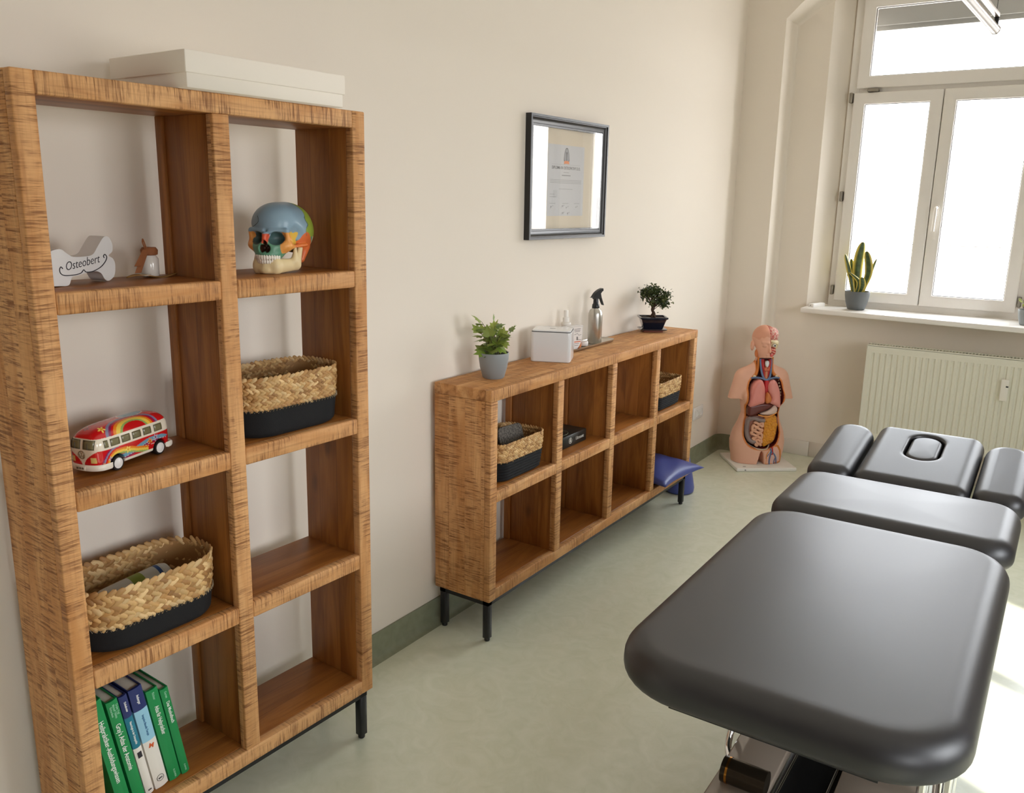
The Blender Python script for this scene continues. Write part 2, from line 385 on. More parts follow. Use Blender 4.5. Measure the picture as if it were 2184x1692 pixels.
# ------------------------------------------------------------------ the room
Y0, YN, YW = 4.489, 4.654, 4.80           # wall face, niche back, window plane
XR, YB, ZC = 4.20, -2.80, 3.60
def struct(name, V, F, m, smooth=None): return tag(mesh(name, V, F, m, None, smooth), kind='structure')
def room():
    b = MB().box(-.25, XR+.25, YB-.25, YN+.3, -.12, 0); tag(b.build('floor', M_floor), kind='structure')
    b = MB().box(-.25, XR+.25, YB-.25, YN+.35, ZC, ZC+.12); tag(b.build('ceiling', M_ceil), kind='structure')
    b = MB().box(-.25, 0, YB-.25, YN+.35, 0, ZC); tag(b.build('wall_left', M_wall), kind='structure')
    b = MB().box(-.25, XR+.25, YB-.25, YB, 0, ZC); tag(b.build('wall_back', M_wall2), kind='structure')
    # right wall with two unseen daylight openings, the rear one added as fill
    b = MB(); x0, x1 = XR, XR+.25; ops = ((-2.1, -.9, 1.0, 2.2), (.35, 1.85, .95, 2.42)); y = YB
    for (a, c, zl, zh) in ops:
        b.box(x0, x1, y, a, 0, ZC); b.box(x0, x1, a, c, 0, zl); b.box(x0, x1, a, c, zh, ZC); y = c
    b.box(x0, x1, y, YN+.35, 0, ZC); tag(b.build('wall_right', M_wall2), kind='structure')
    # window wall with two arched niches
    V = []; F = []; SM = []
    def quad(*p, sm=False):
        k = len(V); V.extend(p); F.append(tuple(range(k, k+len(p)))); SM.append(sm)
    def arc(cx, hw, zs, slope, n=12):
        a = math.atan(slope); R = hw/math.sin(a)
        return [(cx+R*math.sin(t), zs+R*(math.cos(t)-math.cos(a))) for t in np.linspace(-a, a, n*2+1)]
    cs = (1.09, 2.36); HW = 1.535; n = 16
    prof = [(0, 0), (.004, .05), (.008, .10), (.012, .128), (.020, .150), (.032, .1615), (.045, .165)]   # (inset, depth) of the jamb
    xe = 0
    for cx in (1.77,):
        fa = arc(cx, HW, 2.655, 1.0, n); ba = arc(cx, HW-.034, 2.641, .70, n)
        quad((xe, Y0, 0), (cx-HW, Y0, 0), (cx-HW, Y0, 2.655), (xe, Y0, 2.655)); quad((xe, Y0, 2.655), (cx-HW, Y0, 2.655), (cx-HW, Y0, ZC), (xe, Y0, ZC))
        for i in range(len(fa)-1):
            quad((fa[i][0], Y0, fa[i][1]), (fa[i+1][0], Y0, fa[i+1][1]), (fa[i+1][0], Y0, ZC), (fa[i][0], Y0, ZC))
        def ring(k):
            ins, dp = prof[k]; t = ins/.045; L_ = [(cx-HW+ins*.76, Y0+dp, 0)]
            for (p, q) in zip(fa, ba): L_.append((p[0]+(q[0]-p[0])*t, Y0+dp, p[1]+(q[1]-p[1])*t))
            L_.append((cx+HW-ins*.76, Y0+dp, 0)); return L_
        rs = [ring(k) for k in range(len(prof))]
        for A, B in zip(rs[:-1], rs[1:]):
            for i in range(len(A)-1): quad(A[i], A[i+1], B[i+1], B[i], sm=True)
        bk = rs[-1]; xl, xr = bk[0][0], bk[-1][0]; z0, z1 = .955, 2.86
        quad((xl, YN, 0), (xr, YN, 0), (xr, YN, z0), (xl, YN, z0))
        holes = [(c-.63, c+.63) for c in cs]; e = [xl]+[v for h in holes for v in h]+[xr]
        for i in (0, 2, 4): quad((e[i], YN, z0), (e[i+1], YN, z0), (e[i+1], YN, 2.641), (e[i], YN, 2.641))
        tx = [p[0] for p in bk[1:-1]]; tz = [p[2] for p in bk[1:-1]]; xs = sorted(set(tx+[v for h in holes for v in h]))
        for x0, x1 in zip(xs[:-1], xs[1:]):
            if x1-x0 < 1e-6: continue
            m = (x0+x1)/2; l = z1 if any(h[0] < m < h[1] for h in holes) else 2.641
            za, zb = float(np.interp(x0, tx, tz)), float(np.interp(x1, tx, tz)); quad((x0, YN, l), (x1, YN, l), (x1, YN, max(zb, l)), (x0, YN, max(za, l)))
        # splayed reveals
        for cw in cs:
            a = [(cw-.63, YN, z0), (cw-.63, YN, z1), (cw+.63, YN, z1), (cw+.63, YN, z0)]
            c = [(cw-.535, YW+.02, z0), (cw-.535, YW+.02, z1-.05), (cw+.535, YW+.02, z1-.05), (cw+.535, YW+.02, z0)]
            for i in range(3): quad(a[i], a[i+1], c[i+1], c[i])
        xe = cx+HW
    quad((xe, Y0, 0), (XR, Y0, 0), (XR, Y0, ZC), (xe, Y0, ZC))
    o = struct('wall_window', V, F, M_wall)
    bm = bmesh.new(); bm.from_mesh(o.data); bm.faces.ensure_lookup_table()
    for f, q in zip(bm.faces, SM): f.smooth = q
    bmesh.ops.remove_doubles(bm, verts=list({v for f in bm.faces if f.smooth for v in f.verts}), dist=1e-5); bm.to_mesh(o.data); bm.free()
    o.data.set_sharp_from_angle(angle=math.radians(30))
    # masonry outside, so that daylight only enters through the openings
    b = MB(); ye = YW+.10
    xs = [-.25, 1.09-.57, 1.09+.57, 2.36-.57, 2.36+.57, XR+.25]
    for i in (0, 2, 4): b.box(xs[i], xs[i+1], ye-.06, ye+.05, 0, ZC)
    for cx in cs: b.box(cx-.57, cx+.57, ye-.06, ye+.05, 0, .94); b.box(cx-.57, cx+.57, ye-.06, ye+.05, 2.84, ZC)
    tag(b.build('wall_facade', M_wall), kind='structure')
    # skirtings: a coved linoleum strip on the left wall and its return, tiles in the niche
    pr = [(0, .10), (.006, .10), (.007, .03), (.012, .012), (.024, .003), (.034, 0), (0, 0)]
    V, F = loft([[(p[0], y, p[1]) for p in pr] for y in (YB, Y0-.06)]); tag(mesh('baseboard_left', V, F, M_skirt, None, 40), kind='structure')
    rings = []
    for t in np.linspace(0, PI/2, 7):
        rings.append([(.06-(.06-p[0])*math.cos(t), Y0-.06+(.06-p[0])*math.sin(t), p[1]) for p in pr])
    rings.append([(.26, Y0-p[0], p[1]) for p in pr])
    V, F = loft(rings); tag(mesh('baseboard_corner', V, F, M_skirt, None, 40), kind='structure')
    b = MB(); x = .262
    while x < 3.27: b.box(x+.001, min(x+.299, 3.27), YN-.011, YN, 0, .098); x += .30
    o = tag(b.build('baseboard_niche', M_tile), kind='structure'); bevel_obj(o, .002, 1)
room()

def window(n, cx, right):
    """two-sash window with a transom light, standing in the niche"""
    w = thing('window_%d' % n, None, None, Matrix.Translation((cx, YW, 0))); w['kind'] = 'structure'
    def ring(b, x0, x1, z0, z1, t, y0, y1, tb=None):
        tb = tb or t; o = [(x0, z0), (x1, z0), (x1, z1), (x0, z1)]; i = [(x0+t, z0+tb), (x1-t, z0+tb), (x1-t, z1-t), (x0+t, z1-t)]
        V = [(x, y, z) for y in (y0, y1) for q in (o, i) for x, z in q]; F = []
        for k in range(4):
            j = (k+1) % 4; F += [(k, j, 4+j, 4+k), (8+k, 12+k, 12+j, 8+j), (k, 8+k, 8+j, j), (4+k, 4+j, 12+j, 12+k)]
        b.add(V, F)
    def fin(b, name, m, p, bv=.003):
        o = b.build(name, m, p); bevel_obj(o, bv, 2); return o
    b = MB(); ring(b, -.535, .535, .972, 2.83, .06, -.01, .06, .05); b.box(-.475, .475, -.01, .06, 2.215, 2.30)
    fin(b, 'window_frame', M_pvc, w)
    for k, (x0, x1) in enumerate(((-.497, -.008), (-.003, .502))):
        z0, z1, t = 1.012, 2.252, .066
        b = MB(); ring(b, x0, x1, z0, z1, t, -.04, .02)
        if k == 0: b.box(-.030, .020, -.005, .03, z0+.01, z1-.01)
        sa = fin(b, 'sash', M_pvc, w, .006)
        b = MB(); ring(b, x0+t-.002, x1-t+.002, z0+t-.002, z1-t+.002, .0055, -.028, -.012); b.build('gasket', M_gasket, sa)
        b = MB().box(x0+t, x1-t, -.008, -.004, z0+t, z1-t); b.build('glass_pane', M_glass, sa)
        if k == 1:   # handle on the right sash
            b = MB(); b.add(*[(lambda V, F: (V, F))(*loft([[(x+.033, -.041, z) for x, z in [(p[0], p[1]+1.575) for p in rrect(.013, .033, .012)]], [(x+.033, -.049, z) for x, z in [(p[0], p[1]+1.575) for p in rrect(.012, .032, .011)]]]))][0])
            b.tube(bezier([(.033, -.045, 1.59), (.033, -.085, 1.588), (.033, -.092, 1.57), (.032, -.092, 1.50), (.031, -.09, 1.455)], 5), .0085, 10)
            b.build('handle', M_white, sa, 50)
    b = MB(); ring(b, -.487, .487, 2.276, 2.79, .068, -.04, .02); sa = fin(b, 'transom_sash', M_pvc, w, .006)
    b = MB(); ring(b, -.487+.066, .487-.066, 2.276+.066, 2.79-.066, .0055, -.028, -.012); b.build('gasket', M_gasket, sa)
    b = MB().box(-.419, .419, -.008, -.004, 2.344, 2.722); b.build('glass_pane', M_glass, sa)
    b = MB(); b.tube(bezier([(-.01, -.045, 2.755), (-.01, -.07, 2.755), (.02, -.078, 2.756), (.14, -.078, 2.758)], 5), .0075, 8); b.box(-.045, .03, -.05, -.04, 2.742, 2.768)
    b.build('transom_handle', M_white, sa, 50)
    for (x, z, ax) in ((-.511, 2.225, 0), (-.511, 1.65, 0), (-.511, 1.075, 0), (.516, 1.075, 0), (.516, 2.225, 0), (-.39, 2.264, 1), (.44, 2.264, 1)):
        b = MB()
        if ax: b.box(x-.033, x+.033, -.052, -.01, z-.009, z+.009)
        else: b.box(x-.009, x+.009, -.052, -.01, z-.03, z+.03)
        o = b.build('hinge', M_hinge, w); bevel_obj(o, .006, 2)
    b = MB().box(-.56, .56, .13, .26, 2.652, 2.84).box(-.56, .56, .15, .17, 2.625, 2.655); b.build('shutter_box', mat('shutter_grey_%d' % n, s(120, 118, 112), .6), w)
    for x0, x1 in ((-.43, -.105), (.057, .405)): box('outer_rail', x0, x1, .146, .150, 1.366, 1.370, M_gasket, w, 0)
    # sill board, its front edge a little wider to the right as in the room
    yl, yr = (-.29, -.405) if n == 1 else (-.36, -.36)
    pl = [(-.626, yl), (.624, yr), (.624, -.14), (.53, -.01), (-.53, -.01), (-.626, -.14)]
    V, F = loft([[(x, y, .946) for x, y in pl], [(x, y, .975) for x, y in pl]]); o = mesh('window_sill', V, F, M_white, w); bevel_obj(o, .004, 2, 50)
    return w
window(1, 1.09, True); window(2, 2.36, True)
def side_window(n, y0, y1, z0, z1):
    b = MB(); t = .06
    for a, c in ((y0, y0+t), (y1-t, y1), ((y0+y1)/2-t/2, (y0+y1)/2+t/2)): b.box(XR+.08, XR+.14, a, c, z0, z1)
    b.box(XR+.08, XR+.14, y0, y1, z0, z0+t); b.box(XR+.08, XR+.14, y0, y1, z1-t, z1)
    o = tag(b.build('window_%d' % n, M_pvc), kind='structure')
    b = MB().box(XR+.10, XR+.104, y0+t, y1-t, z0+t, z1-t); b.build('glass_pane', M_glass, o)
side_window(3, .35, 1.85, .95, 2.42); side_window(4, -2.1, -.9, 1.0, 2.2)  # the window behind the camera is added for fill daylight

# ------------------------------------------------------------------ shelving
T = .0415
def feet_frame(root, xf, xb, y0, y1, zl):
    """black steel base: rails under the boards, four square legs with foot caps"""
    q = .025; i = .013
    b = MB(); b.box(xb+i, xf-i, y0+i, y0+i+q, zl-.022, zl); b.box(xb+i, xf-i, y1-i-q, y1-i, zl-.022, zl)
    b.box(xf-i-q, xf-i, y0+i, y1-i, zl-.022, zl); b.box(xb+i, xb+i+q, y0+i, y1-i, zl-.022, zl)
    b.build('base_frame', M_black, root)
    for x in (xf-i-q, xb+i):
        for y in (y0+i, y1-i-q):
            l = box('leg', x, x+q, y, y+q, .012, zl-.0215, M_black, root, .0015, 1)
            lathe('foot_cap', [(.009, 0), (.0105, .002), (.0105, .009), (.008, .0125)], M_blackpl, l, 16).location = (0, 0, -(.012+zl-.0215)/2)
def shelf_unit(root, D, y0, cols, rows, w, h, zl, top_over):
    """open cube shelving; local x=0 is the front, -D the back"""
    e = .026; W = (cols+1)*T+cols*w; zt = zl+(rows+1)*T+rows*h
    B = lambda nm, *a: box(nm, *a)
    ys = [y0+i*(T+w) for i in range(cols+1)]; zs = [zl+i*(T+h) for i in range(rows+1)]
    if top_over:      # sideboard: the top runs over the uprights
        B('top_board', -D, -e, y0, y0+W, zt-T, zt, WS['y'], root, .003)
        box('front_rail', -e, 0, y0, y0+W, zt-T, zt, WS['y'], root, .003)
        box('bottom_board', -D, -e, y0+T, y0+W-T, zl, zl+T, WT['y'], root, .002)
        box('front_rail', -e, 0, y0+T, y0+W-T, zl, zl+T, WS['y'], root, .003)
        zu = zt-T
    else:
        box('top_board', -D, -e, y0+T, y0+W-T, zt-T, zt, WT['y'], root, .002)
        box('front_rail', -e, 0, y0+T, y0+W-T, zt-T, zt, WS['y'], root, .003)
        box('bottom_board', -D, -e, y0+T, y0+W-T, zl, zl+T, WT['y'], root, .002)
        box('front_rail', -e, 0, y0+T, y0+W-T, zl, zl+T, WS['y'], root, .003)
        zu = zt
    for i, y in enumerate(ys):
        end = i in (0, cols)
        if end:
            box('side_panel', -D, -e, y, y+T, zl, zu, WH if i == 0 else WT['z'], root, .002)
            box('front_stile', -e, 0, y, y+T, zl, zu, WS['z'], root, .003)
        else:
            box('divider', -D+.028, -e, y+.006, y+T-.006, zl+T, zt-T, WT['z'], root, .001)
            box('rear_stile', -D, -D+.028, y, y+T, zl+T, zt-T, WT['z'], root, .002)
            box('front_stile', -e, 0, y, y+T, zl+T, zt-T, WS['z'], root, .003)
    for j in range(1, rows):
        for i in range(cols):
            a = ys[i]+T; sh = box('shelf', -D, -e, a, a+w, zs[j], zs[j]+T, WT['y'], root, .001)
            box('shelf_edge', -e, 0, a+.0005, a+w-.0005, zs[j]-.0005, zs[j]+T+.0005, WS['y'], sh, .004).location = (-e/2-(-D-e)/2, 0, 0)
    feet_frame(root, 0, -D, y0, y0+W, zl)
BK = Matrix.Translation((.268, 0, 0)) @ Euler((0, .0111, -.0366)).to_matrix().to_4x4()
bookcase = thing('bookcase', 'tall mango wood bookcase of eight open cells on black legs by the left wall', 'bookcase', BK)
BW, BH, BL = .36261, .35723, .16339
shelf_unit(bookcase, .22, 0, 2, 4, BW, BH, BL, False)
BZ = [BL+T+i*(T+BH) for i in range(4)]       # shelf tops from the bottom
SX, SY0, SW, SH, SL = .26993, 1.48738, .41012, .33142, .16622
sideboard = thing('sideboard', 'low long mango wood shelf unit with plants and bottles on top, under the framed diploma', 'shelf unit', Matrix.Translation((SX, 0, 0)))
shelf_unit(sideboard, .25, SY0, 4, 2, SW, SH, SL, True)
ST, SM, SB_ = SL+3*T+2*SH, SL+2*T+SH, SL+T
# ------------------------------------------------------------------ massage table
M_vinyl = mat('black_vinyl', s(25, 23, 29), .43, spec=.9, bump=(900, .06, .0006))
M_beige = mat('beige_lacquer', s(150, 136, 122), .12, spec=.6, coat=.4)
M_bronze = mat('dark_bronze_tube', s(70, 60, 48), .2, .7)
M_gold = mat('brass_ring', s(214, 150, 66), .2, 1)
M_dark = mat('black_lacquer', s(16, 15, 15), .3)
def rr4(hx, hy, R, n=10):
    out = []
    for (cx, cy, a0), r in zip(((1, 1, 0), (-1, 1, PI/2), (-1, -1, PI), (1, -1, 1.5*PI)), R):
        for i in range(n+1):
            a = a0+PI/2*i/n; out.append((cx*(hx-r)+r*math.cos(a), cy*(hy-r)+r*math.sin(a)))
    res = []; k = len(out)
    for i, q in enumerate(out):          # extra points along the straight sides keep the padding smooth
        res.append(q)
        if i % (n+1) == n:
            w = out[(i+1) % k]; res += [(q[0]+(w[0]-q[0])*j/9, q[1]+(w[1]-q[1])*j/9) for j in range(1, 9)]
    return res
def cushion_pad(name, cx, cy, hx, hy, R, z0, z1, rt, root, m, rb=.02, crown=.003, M=None):
    rings = []; k = 8
    for i in range(k+1):
        a = PI/2*i/k; ins = rb*(1-math.sin(a)); rings.append([(x, y, z0+rb*(1-math.cos(a))) for x, y in rr4(hx-ins, hy-ins, [max(r-ins, .006) for r in R])])
    for i in range(k+1):
        a = PI/2*i/k; ins = rt*(1-math.cos(a)); rings.append([(x, y, z1-rt+rt*math.sin(a)) for x, y in rr4(hx-ins, hy-ins, [max(r-ins, .006) for r in R])])
    for f in (.97, .93, .86, .76, .62, .45, .28, .12):
        rings.append([(x*f, y*f, z1+crown*(1-f*f)**2) for x, y in rr4(hx-rt, hy-rt, [max(r-rt, .006) for r in R])])
    V, F = loft(rings); V = [(x+cx, y+cy, z) for x, y, z in V]
    if M is not None: V = [M @ Vector(v) for v in V]
    return mesh(name, V, F, m, root, 60)
def table():
    root = thing('massage_table', 'black padded massage table with a face hole and armrests, on a beige and chrome base', 'massage table',
                 Matrix.Translation((1.509, .598, 0)) @ Matrix.Rotation(.006, 4, 'Z'))
    H = .70; z0 = H-.086
    cushion_pad('leg_cushion', 0, .545, .338, .542, (.13, .13, .165, .165), z0, H, .052, root, M_vinyl, .024)
    cushion_pad('seat_cushion', 0, 1.318, .336, .216, (.09, .09, .085, .085), z0, H, .050, root, M_vinyl, .024)
    hm = Matrix.Translation((0, 1.548, H-.045)) @ Matrix.Rotation(.150, 4, 'X')
    for sx in (-1, 1):
        cushion_pad('armrest_cushion', sx*.262, .235, .076, .232, (.070, .070, .055, .055), -.04, .045, .044, root, M_vinyl, .02, .0006, M=hm)
    def f(X, Y, Z):
        a = rbox(X, Y, Z, (0, .25, 0), (.180, .25, .045), .044)
        st = np.sqrt(X**2+np.maximum(np.abs(Y-.318)-.056, 0)**2)-.058
        return smax(a, -st, .012)
    V, F = nets(f, (-.2, -.02, -.06), (.2, .52, .06), .006)
    mesh('head_cushion', [hm @ Vector(v) for v in V], F, M_vinyl, root, 180)
    V, F = pad(.0515, .1075, .050, -.035, .042, .014, .01, 10, 6, .002); V = [hm @ Vector((x, y+.318, z)) for x, y, z in V]
    mesh('face_hole_plug', V, F, M_vinyl, root, 60)
    # steel frame below the cushions
    b = MB()
    for (ya, yb) in ((.06, 1.04), (1.14, 1.50)):
        for x in (-.20, .165): b.box(x, x+.035, ya, yb, z0-.03, z0+.002)
        for y in (ya, yb-.035): b.box(-.165, .165, y, y+.035, z0-.03, z0+.002)
    b.box(-.2, .2, 1.04, 1.14, z0-.03, z0-.01)
    b.build('under_frame', M_black, root)
    b = MB()
    for x in (-.13, .105): b.box(x, x+.025, 0, .44, -.07, -.038, M=hm)
    for x in (-.24, .24): b.box(x-.014, x+.014, .02, .40, -.055, -.037, M=hm)
    b.box(-.26, .26, .03, .06, -.075, -.05, M=hm); b.box(-.2, .2, -.06, .06, -.075, -.05, M=hm)
    b.build('head_frame', M_black, root)
    # glossy lower beams, lift box and tubes
    for x0, x1 in ((-.160, -.043), (.080, .250)):
        o = MB().add(*loft([[(x, y, z) for x, z in ((x0, .27), (x1, .27), (x1, .315), (x0, .315))] for y, in ((.02,), (.3,))] + [[(x, 1.35, z) for x, z in ((x0, .33), (x1, .33), (x1, .40), (x0, .40))]])).build('lift_beam', M_beige, root); bevel_obj(o, .004, 2)
    box('lift_box', -.037, .075, .12, 1.30, .14, .30, M_dark, root, .006)
    for x in (-.030, .063): box('chrome_strip', x, x+.005, .13, 1.28, .301, .306, M_chrome, root, .001)
    t = tube('cross_tube', [(-.142, .27, .340), (-.10, .27, .340), (-.043, .27, .340)], .029, M_bronze, root, 20)
    tube('brass_ring', [(-.131, .27, .340), (-.126, .27, .340)], .0302, M_gold, t, 20)
    tube('side_handle', bezier([(-.150, .50, .575), (-.172, .47, .44), (-.180, .44, .345), (-.178, .41, .300), (-.156, .37, .29)], 8), .0085, M_chrome, root, 12)
    tube('side_handle', bezier([(.235, .50, .575), (.262, .47, .44), (.272, .44, .345), (.268, .41, .30), (.246, .37, .29)], 8), .0085, M_chrome, root, 12)
    for x, y in ((.303, .20), (.262, .19)): tube('chrome_post', [(x, y, .08), (x, y, .40), (x, y+.01, .60)], .011, M_chrome, root, 14)
    for sx in (-1, 1): tube('lift_strut', [(sx*.15, .55, .32), (sx*.15, 1.0, .60)], .016, M_chrome, root, 14)
    for sx in (-1, 1): tube('lift_strut', [(sx*.10, 1.2, .30), (sx*.10, .75, .60)], .016, M_bronze, root, 14)
    b = MB(); b.box(-.13, -.07, .20, 1.40, .05, .10); b.box(.13, .19, .20, 1.40, .05, .10); b.box(-.13, .19, .22, .28, .05, .10); b.box(-.13, .19, 1.25, 1.33, .05, .10)
    b.box(-.03, .07, .2, 1.3, .06, .145)
    o = b.build('floor_frame', M_black, root); bevel_obj(o, .004, 1)
    for x in (-.10, .16):
        for y in (.25, 1.35): lathe('foot', [(.022, 0), (.026, .004), (.026, .02), (.012, .024), (.012, .052)], M_blackpl, root, 18).location = (x, y, 0)
table()

# ------------------------------------------------------------------ pendant lamp over the table
def lamp():
    root = thing('pendant_lamp', 'slim tubular metal pendant lamp hanging on thin wires over the massage table', 'lamp', Matrix.Translation((1.52, 2.685, 2.183)) @ Matrix.Rotation(-.045, 4, 'Z'))
    L = 1.6; M_al = mat('brushed_aluminium', s(170, 160, 148), .35, .85)
    M_diff = mat('frosted_diffuser', s(160, 148, 136), .35, spec=.5)
    pr = [(.0150*math.cos(a), .0150*math.sin(a)) for a in np.linspace(0, 2*PI, 25)[:-1]]
    V, F = loft([[(x, y, z) for x, z in pr] for y in (-L, -.012)]); mesh('lamp_tube', V, F, M_diff, root, 40)
    V, F = loft([[(x*1.08, y, z*1.08) for x, z in pr] for y in (-.016, 0)]); mesh('end_cap', V, F, M_steel, root, 40)
    V, F = loft([[(x*1.08, y, z*1.08) for x, z in pr] for y in (-L-.016, -L)]); mesh('end_cap', V, F, M_steel, root, 40)
    b = MB().box(-.008, .008, -L, -.006, .040, .054); o = b.build('rail', M_al, root); bevel_obj(o, .0015, 1)
    for y in (-.010, -L+.006): box('rail_bracket', -.007, .007, y-.004, y+.004, .012, .042, M_black, root, .001, 1)
    for y in (-.03, -L+.03): tube('hanging_wire', [(0, y, .052), (0, y, ZC-2.183)], .0011, M_black, root, 6)
lamp()

# ------------------------------------------------------------------ radiator
def radiator():
    root = thing('radiator', 'white ribbed panel radiator below the window sill', 'radiator', Matrix.Translation((.897, 4.405, 0)))
    M_rad = mat('radiator_enamel', s(226, 224, 208), .35)
    W = 1.02; z0, z1 = .24, .80; V = []; n = 0; xs = []; p = .0322
    x = 0
    xs = [(0, 0), (.022, 0)]
    k = int((W-.05)/p)
    for i in range(k):
        a = .026+i*p; xs += [(a, 0), (a+.005, .0075), (a+.0125, .0075), (a+.0175, 0)]
    xs += [(W, 0)]
    rows = ((z0, 0), (z0+.04, 0), (z0+.055, 1), (z1-.055, 1), (z1-.04, 0), (z1, 0))
    V = [(x, y*q, z) for z, q in rows for x, y in xs]; m = len(xs)
    F = [(r*m+i, r*m+i+1, (r+1)*m+i+1, (r+1)*m+i) for r in range(len(rows)-1) for i in range(m-1)]
    o = mesh('front_panel', V, F, M_rad, root, 25)
    b = MB().box(0, W, .070, .078, z0, z1).box(.03, W-.03, .03, .065, z0+.02, z1-.03); b.build('back_panel', M_rad, root)
    for x in (-.003, W): box('side_cover', x, x+.003, 0, .08, z0, z1+.004, M_rad, root, .001, 1)
    b = MB(); b.box(0, W, 0, .008, z1-.002, z1+.006); b.box(0, W, .070, .078, z1-.002, z1+.006)
    x = .006
    while x < W-.01: b.box(x, x+.007, .008, .070, z1-.002, z1+.005); x += .0165
    b.build('top_grille', M_rad, root)
    hm = box('heat_meter', .700, .737, -.022, .0, .572, .690, mat('heat_meter_white', s(238, 234, 224), .4), root, .004)
    b = MB().box(.006, .018, -.0116, -.0105, .018, .026); b.add(*[(lambda v, f: ([(x-.012, -.0117+y*.0, z+.008) for x, y, z in v], f))(*lathe_geo([(.0025, 0), (.0025, .0)], 10))][0]); b.build('display', M_black, hm)
    for x in (.2, .8):
        for z in (z1-.11, z0+.09): box('wall_bracket', x, x+.03, .078, YN-4.4056, z-.01, z+.01, M_rad, root, .001, 1)
    tube('pipe', bezier([(W+.005, .05, z0+.05), (W+.04, .05, z0+.05), (W+.05, .05, z0+.03), (W+.05, .05, 0)], 6), .009, M_rad, root, 10)
radiator()

# ------------------------------------------------------------------ picture and sockets on the left wall
def picture():
    yaw = -.022
    root = thing('picture_frame', 'framed diploma in a stepped black frame on the wall above the sideboard', 'picture', Matrix.Translation((.004, 2.390, 1.679)) @ Matrix.Rotation(yaw, 4, 'Z'))
    hw, hh = .309, .244
    prof = [(0, 0), (0, .030), (.009, .030), (.010, .026), (.013, .026), (.019, .021), (.027, .018), (.033, .017), (.034, .013), (.042, .012), (.042, 0)]
    rings = []
    for (i, x) in prof: rings.append([(x, sy*(hw-i), sz*(hh-i)) for sy, sz in ((1, 1), (-1, 1), (-1, -1), (1, -1))])
    V, F = loft(rings+[rings[0]], False); mesh('frame', V, F, mat('black_frame', s(34, 33, 33), .34, spec=.5), root, 20)
    box('mount', .001, .003, -hw+.04, hw-.04, -hh+.04, hh-.04, mat('cream_mount', s(222, 210, 190), .8), root, 0)
    pp = box('certificate', .0032, .0036, -.145, .145, -.150, .140, mat('certificate_paper', s(206, 206, 208), .7), root, 0)
    ink = mat('grey_ink', s(92, 90, 92), .7); ink2 = mat('faint_ink', s(150, 150, 152), .7); org = mat('orange_print', s(226, 138, 84), .7); gr = mat('grey_print', s(158, 160, 166), .7)
    def P(y, z): return basis((.0003, y, z), (0, 1, 0), (0, 0, 1), (1, 0, 0))
    text('title_lettering', 'DIPLOMA IN OSTEOPATHY D.O.', .0172, ink, pp, P(0, .052), 'CENTER', .0001, .92)
    b = MB(); arch = smooth_poly([(-.019, -.02), (-.019, .01), (-.011, .031), (0, .037), (.011, .031), (.019, .01), (.019, -.02)], 4)
    def flat(b, pts, x, cy, cz, mi=0):
        b.add([(x, cy+p[0], cz+p[1]) for p in pts], [tuple(range(len(pts)))], mi)
    flat(b, arch, .0004, 0, .098, 0)
    ring = [(p[0]*.86, p[1]*.86+.002) for p in arch]; flat(b, ring, .0005, 0, .098, 1)
    for q in ([(-.002, -.004), (.002, -.004), (.0028, .012), (-.0028, .012)], [(-.003, -.016), (-.001, -.016), (.0005, -.002), (-.002, -.002)], [(.001, -.016), (.003, -.016), (.002, -.002), (-.0005, -.002)], [(-.0022, .009), (-.0022, .0125), (-.010, .021), (-.0108, .0195)], [(.0022, .009), (.0108, .0195), (.010, .021), (.0022, .0125)], [(.0032*math.cos(k), .0165+.0036*math.sin(k)) for k in np.linspace(0, 5.6, 9)]): flat(b, q, .0006, 0, .098, 0)
    flat(b, [(-.021, -.012), (-.013, -.009), (.013, -.009), (.021, -.012), (.020, .0), (.012, .003), (-.012, .003), (-.020, 0)], .0007, 0, .079, 2)
    b.build('crest', [ink, gr, org], pp)
    b = MB()
    def line(y0, y1, z, t=.0012): b.box(.0002, .0004, y0, y1, z-t/2, z+t/2)
    line(-.115, .115, .066, .0006); line(-.022, .022, .034, .0016); line(-.035, .035, .022, .004)
    for z in (.003, -.003, -.009): line(-.125, .125, z, .0014)
    line(-.055, .055, -.034, .0014); line(-.125, -.09, -.056, .0014); line(-.125, -.075, -.066, .0014); line(-.125, -.08, -.093, .0014); line(-.025, .025, -.093, .0014); line(.07, .115, -.093, .0014)
    b.build('printed_lines', ink2, pp)
    for (y, z, q) in ((-.11, -.106, .014), (-.02, -.103, .013), (.015, -.108, .014), (-.018, -.132, .013), (.025, -.133, .014), (.09, -.107, .012)):
        pts = [(.0006, y+q*.8*(-1+.28*i)+.004*math.sin(i*5+y*90), z+.0042*math.sin(i*2.9+y*70)*(1.2-.1*i)+.004*(i-4)*.25) for i in range(9)]; tube('signature', bezier(pts, 4), .0003, ink, pp, 4)
    g = MB().box(-.001, .001, -hw+.038, hw-.038, -hh+.038, hh-.038).build('glass', glass_mat('picture_glass'), root)
    g.location = (.0125, 0, 0); g.rotation_euler = (0, 0, -.025)
picture()
def sockets():
    root = thing('power_socket', 'double white wall socket low on the wall past the sideboard', 'socket', Matrix.Translation((0, 4.10, .318)))
    M_sk = mat('socket_white', s(230, 226, 222), .35); o = box('cover_plate', 0, .010, -.076, .076, -.040, .040, M_sk, root, .004)
    for y in (-.036, .036):
        V, F = lathe_geo([(.030, .0), (.030, .004), (.0215, .005), (.020, .001), (.019, -.012), (.0, -.012)], 28); V = [(z+.009, y+x, yy) for x, yy, z in V]
        i = mesh('socket_insert', V, F, M_sk, root, 40)
        b = MB()
        for q in (-.0095, .0095):
            V, F = lathe_geo([(.0028, 0), (.0028, .001)], 10); b.add([(z-.0025, y+q+x, yy) for x, yy, z in V], F)
        b.build('pin_hole', M_black, i)
sockets()

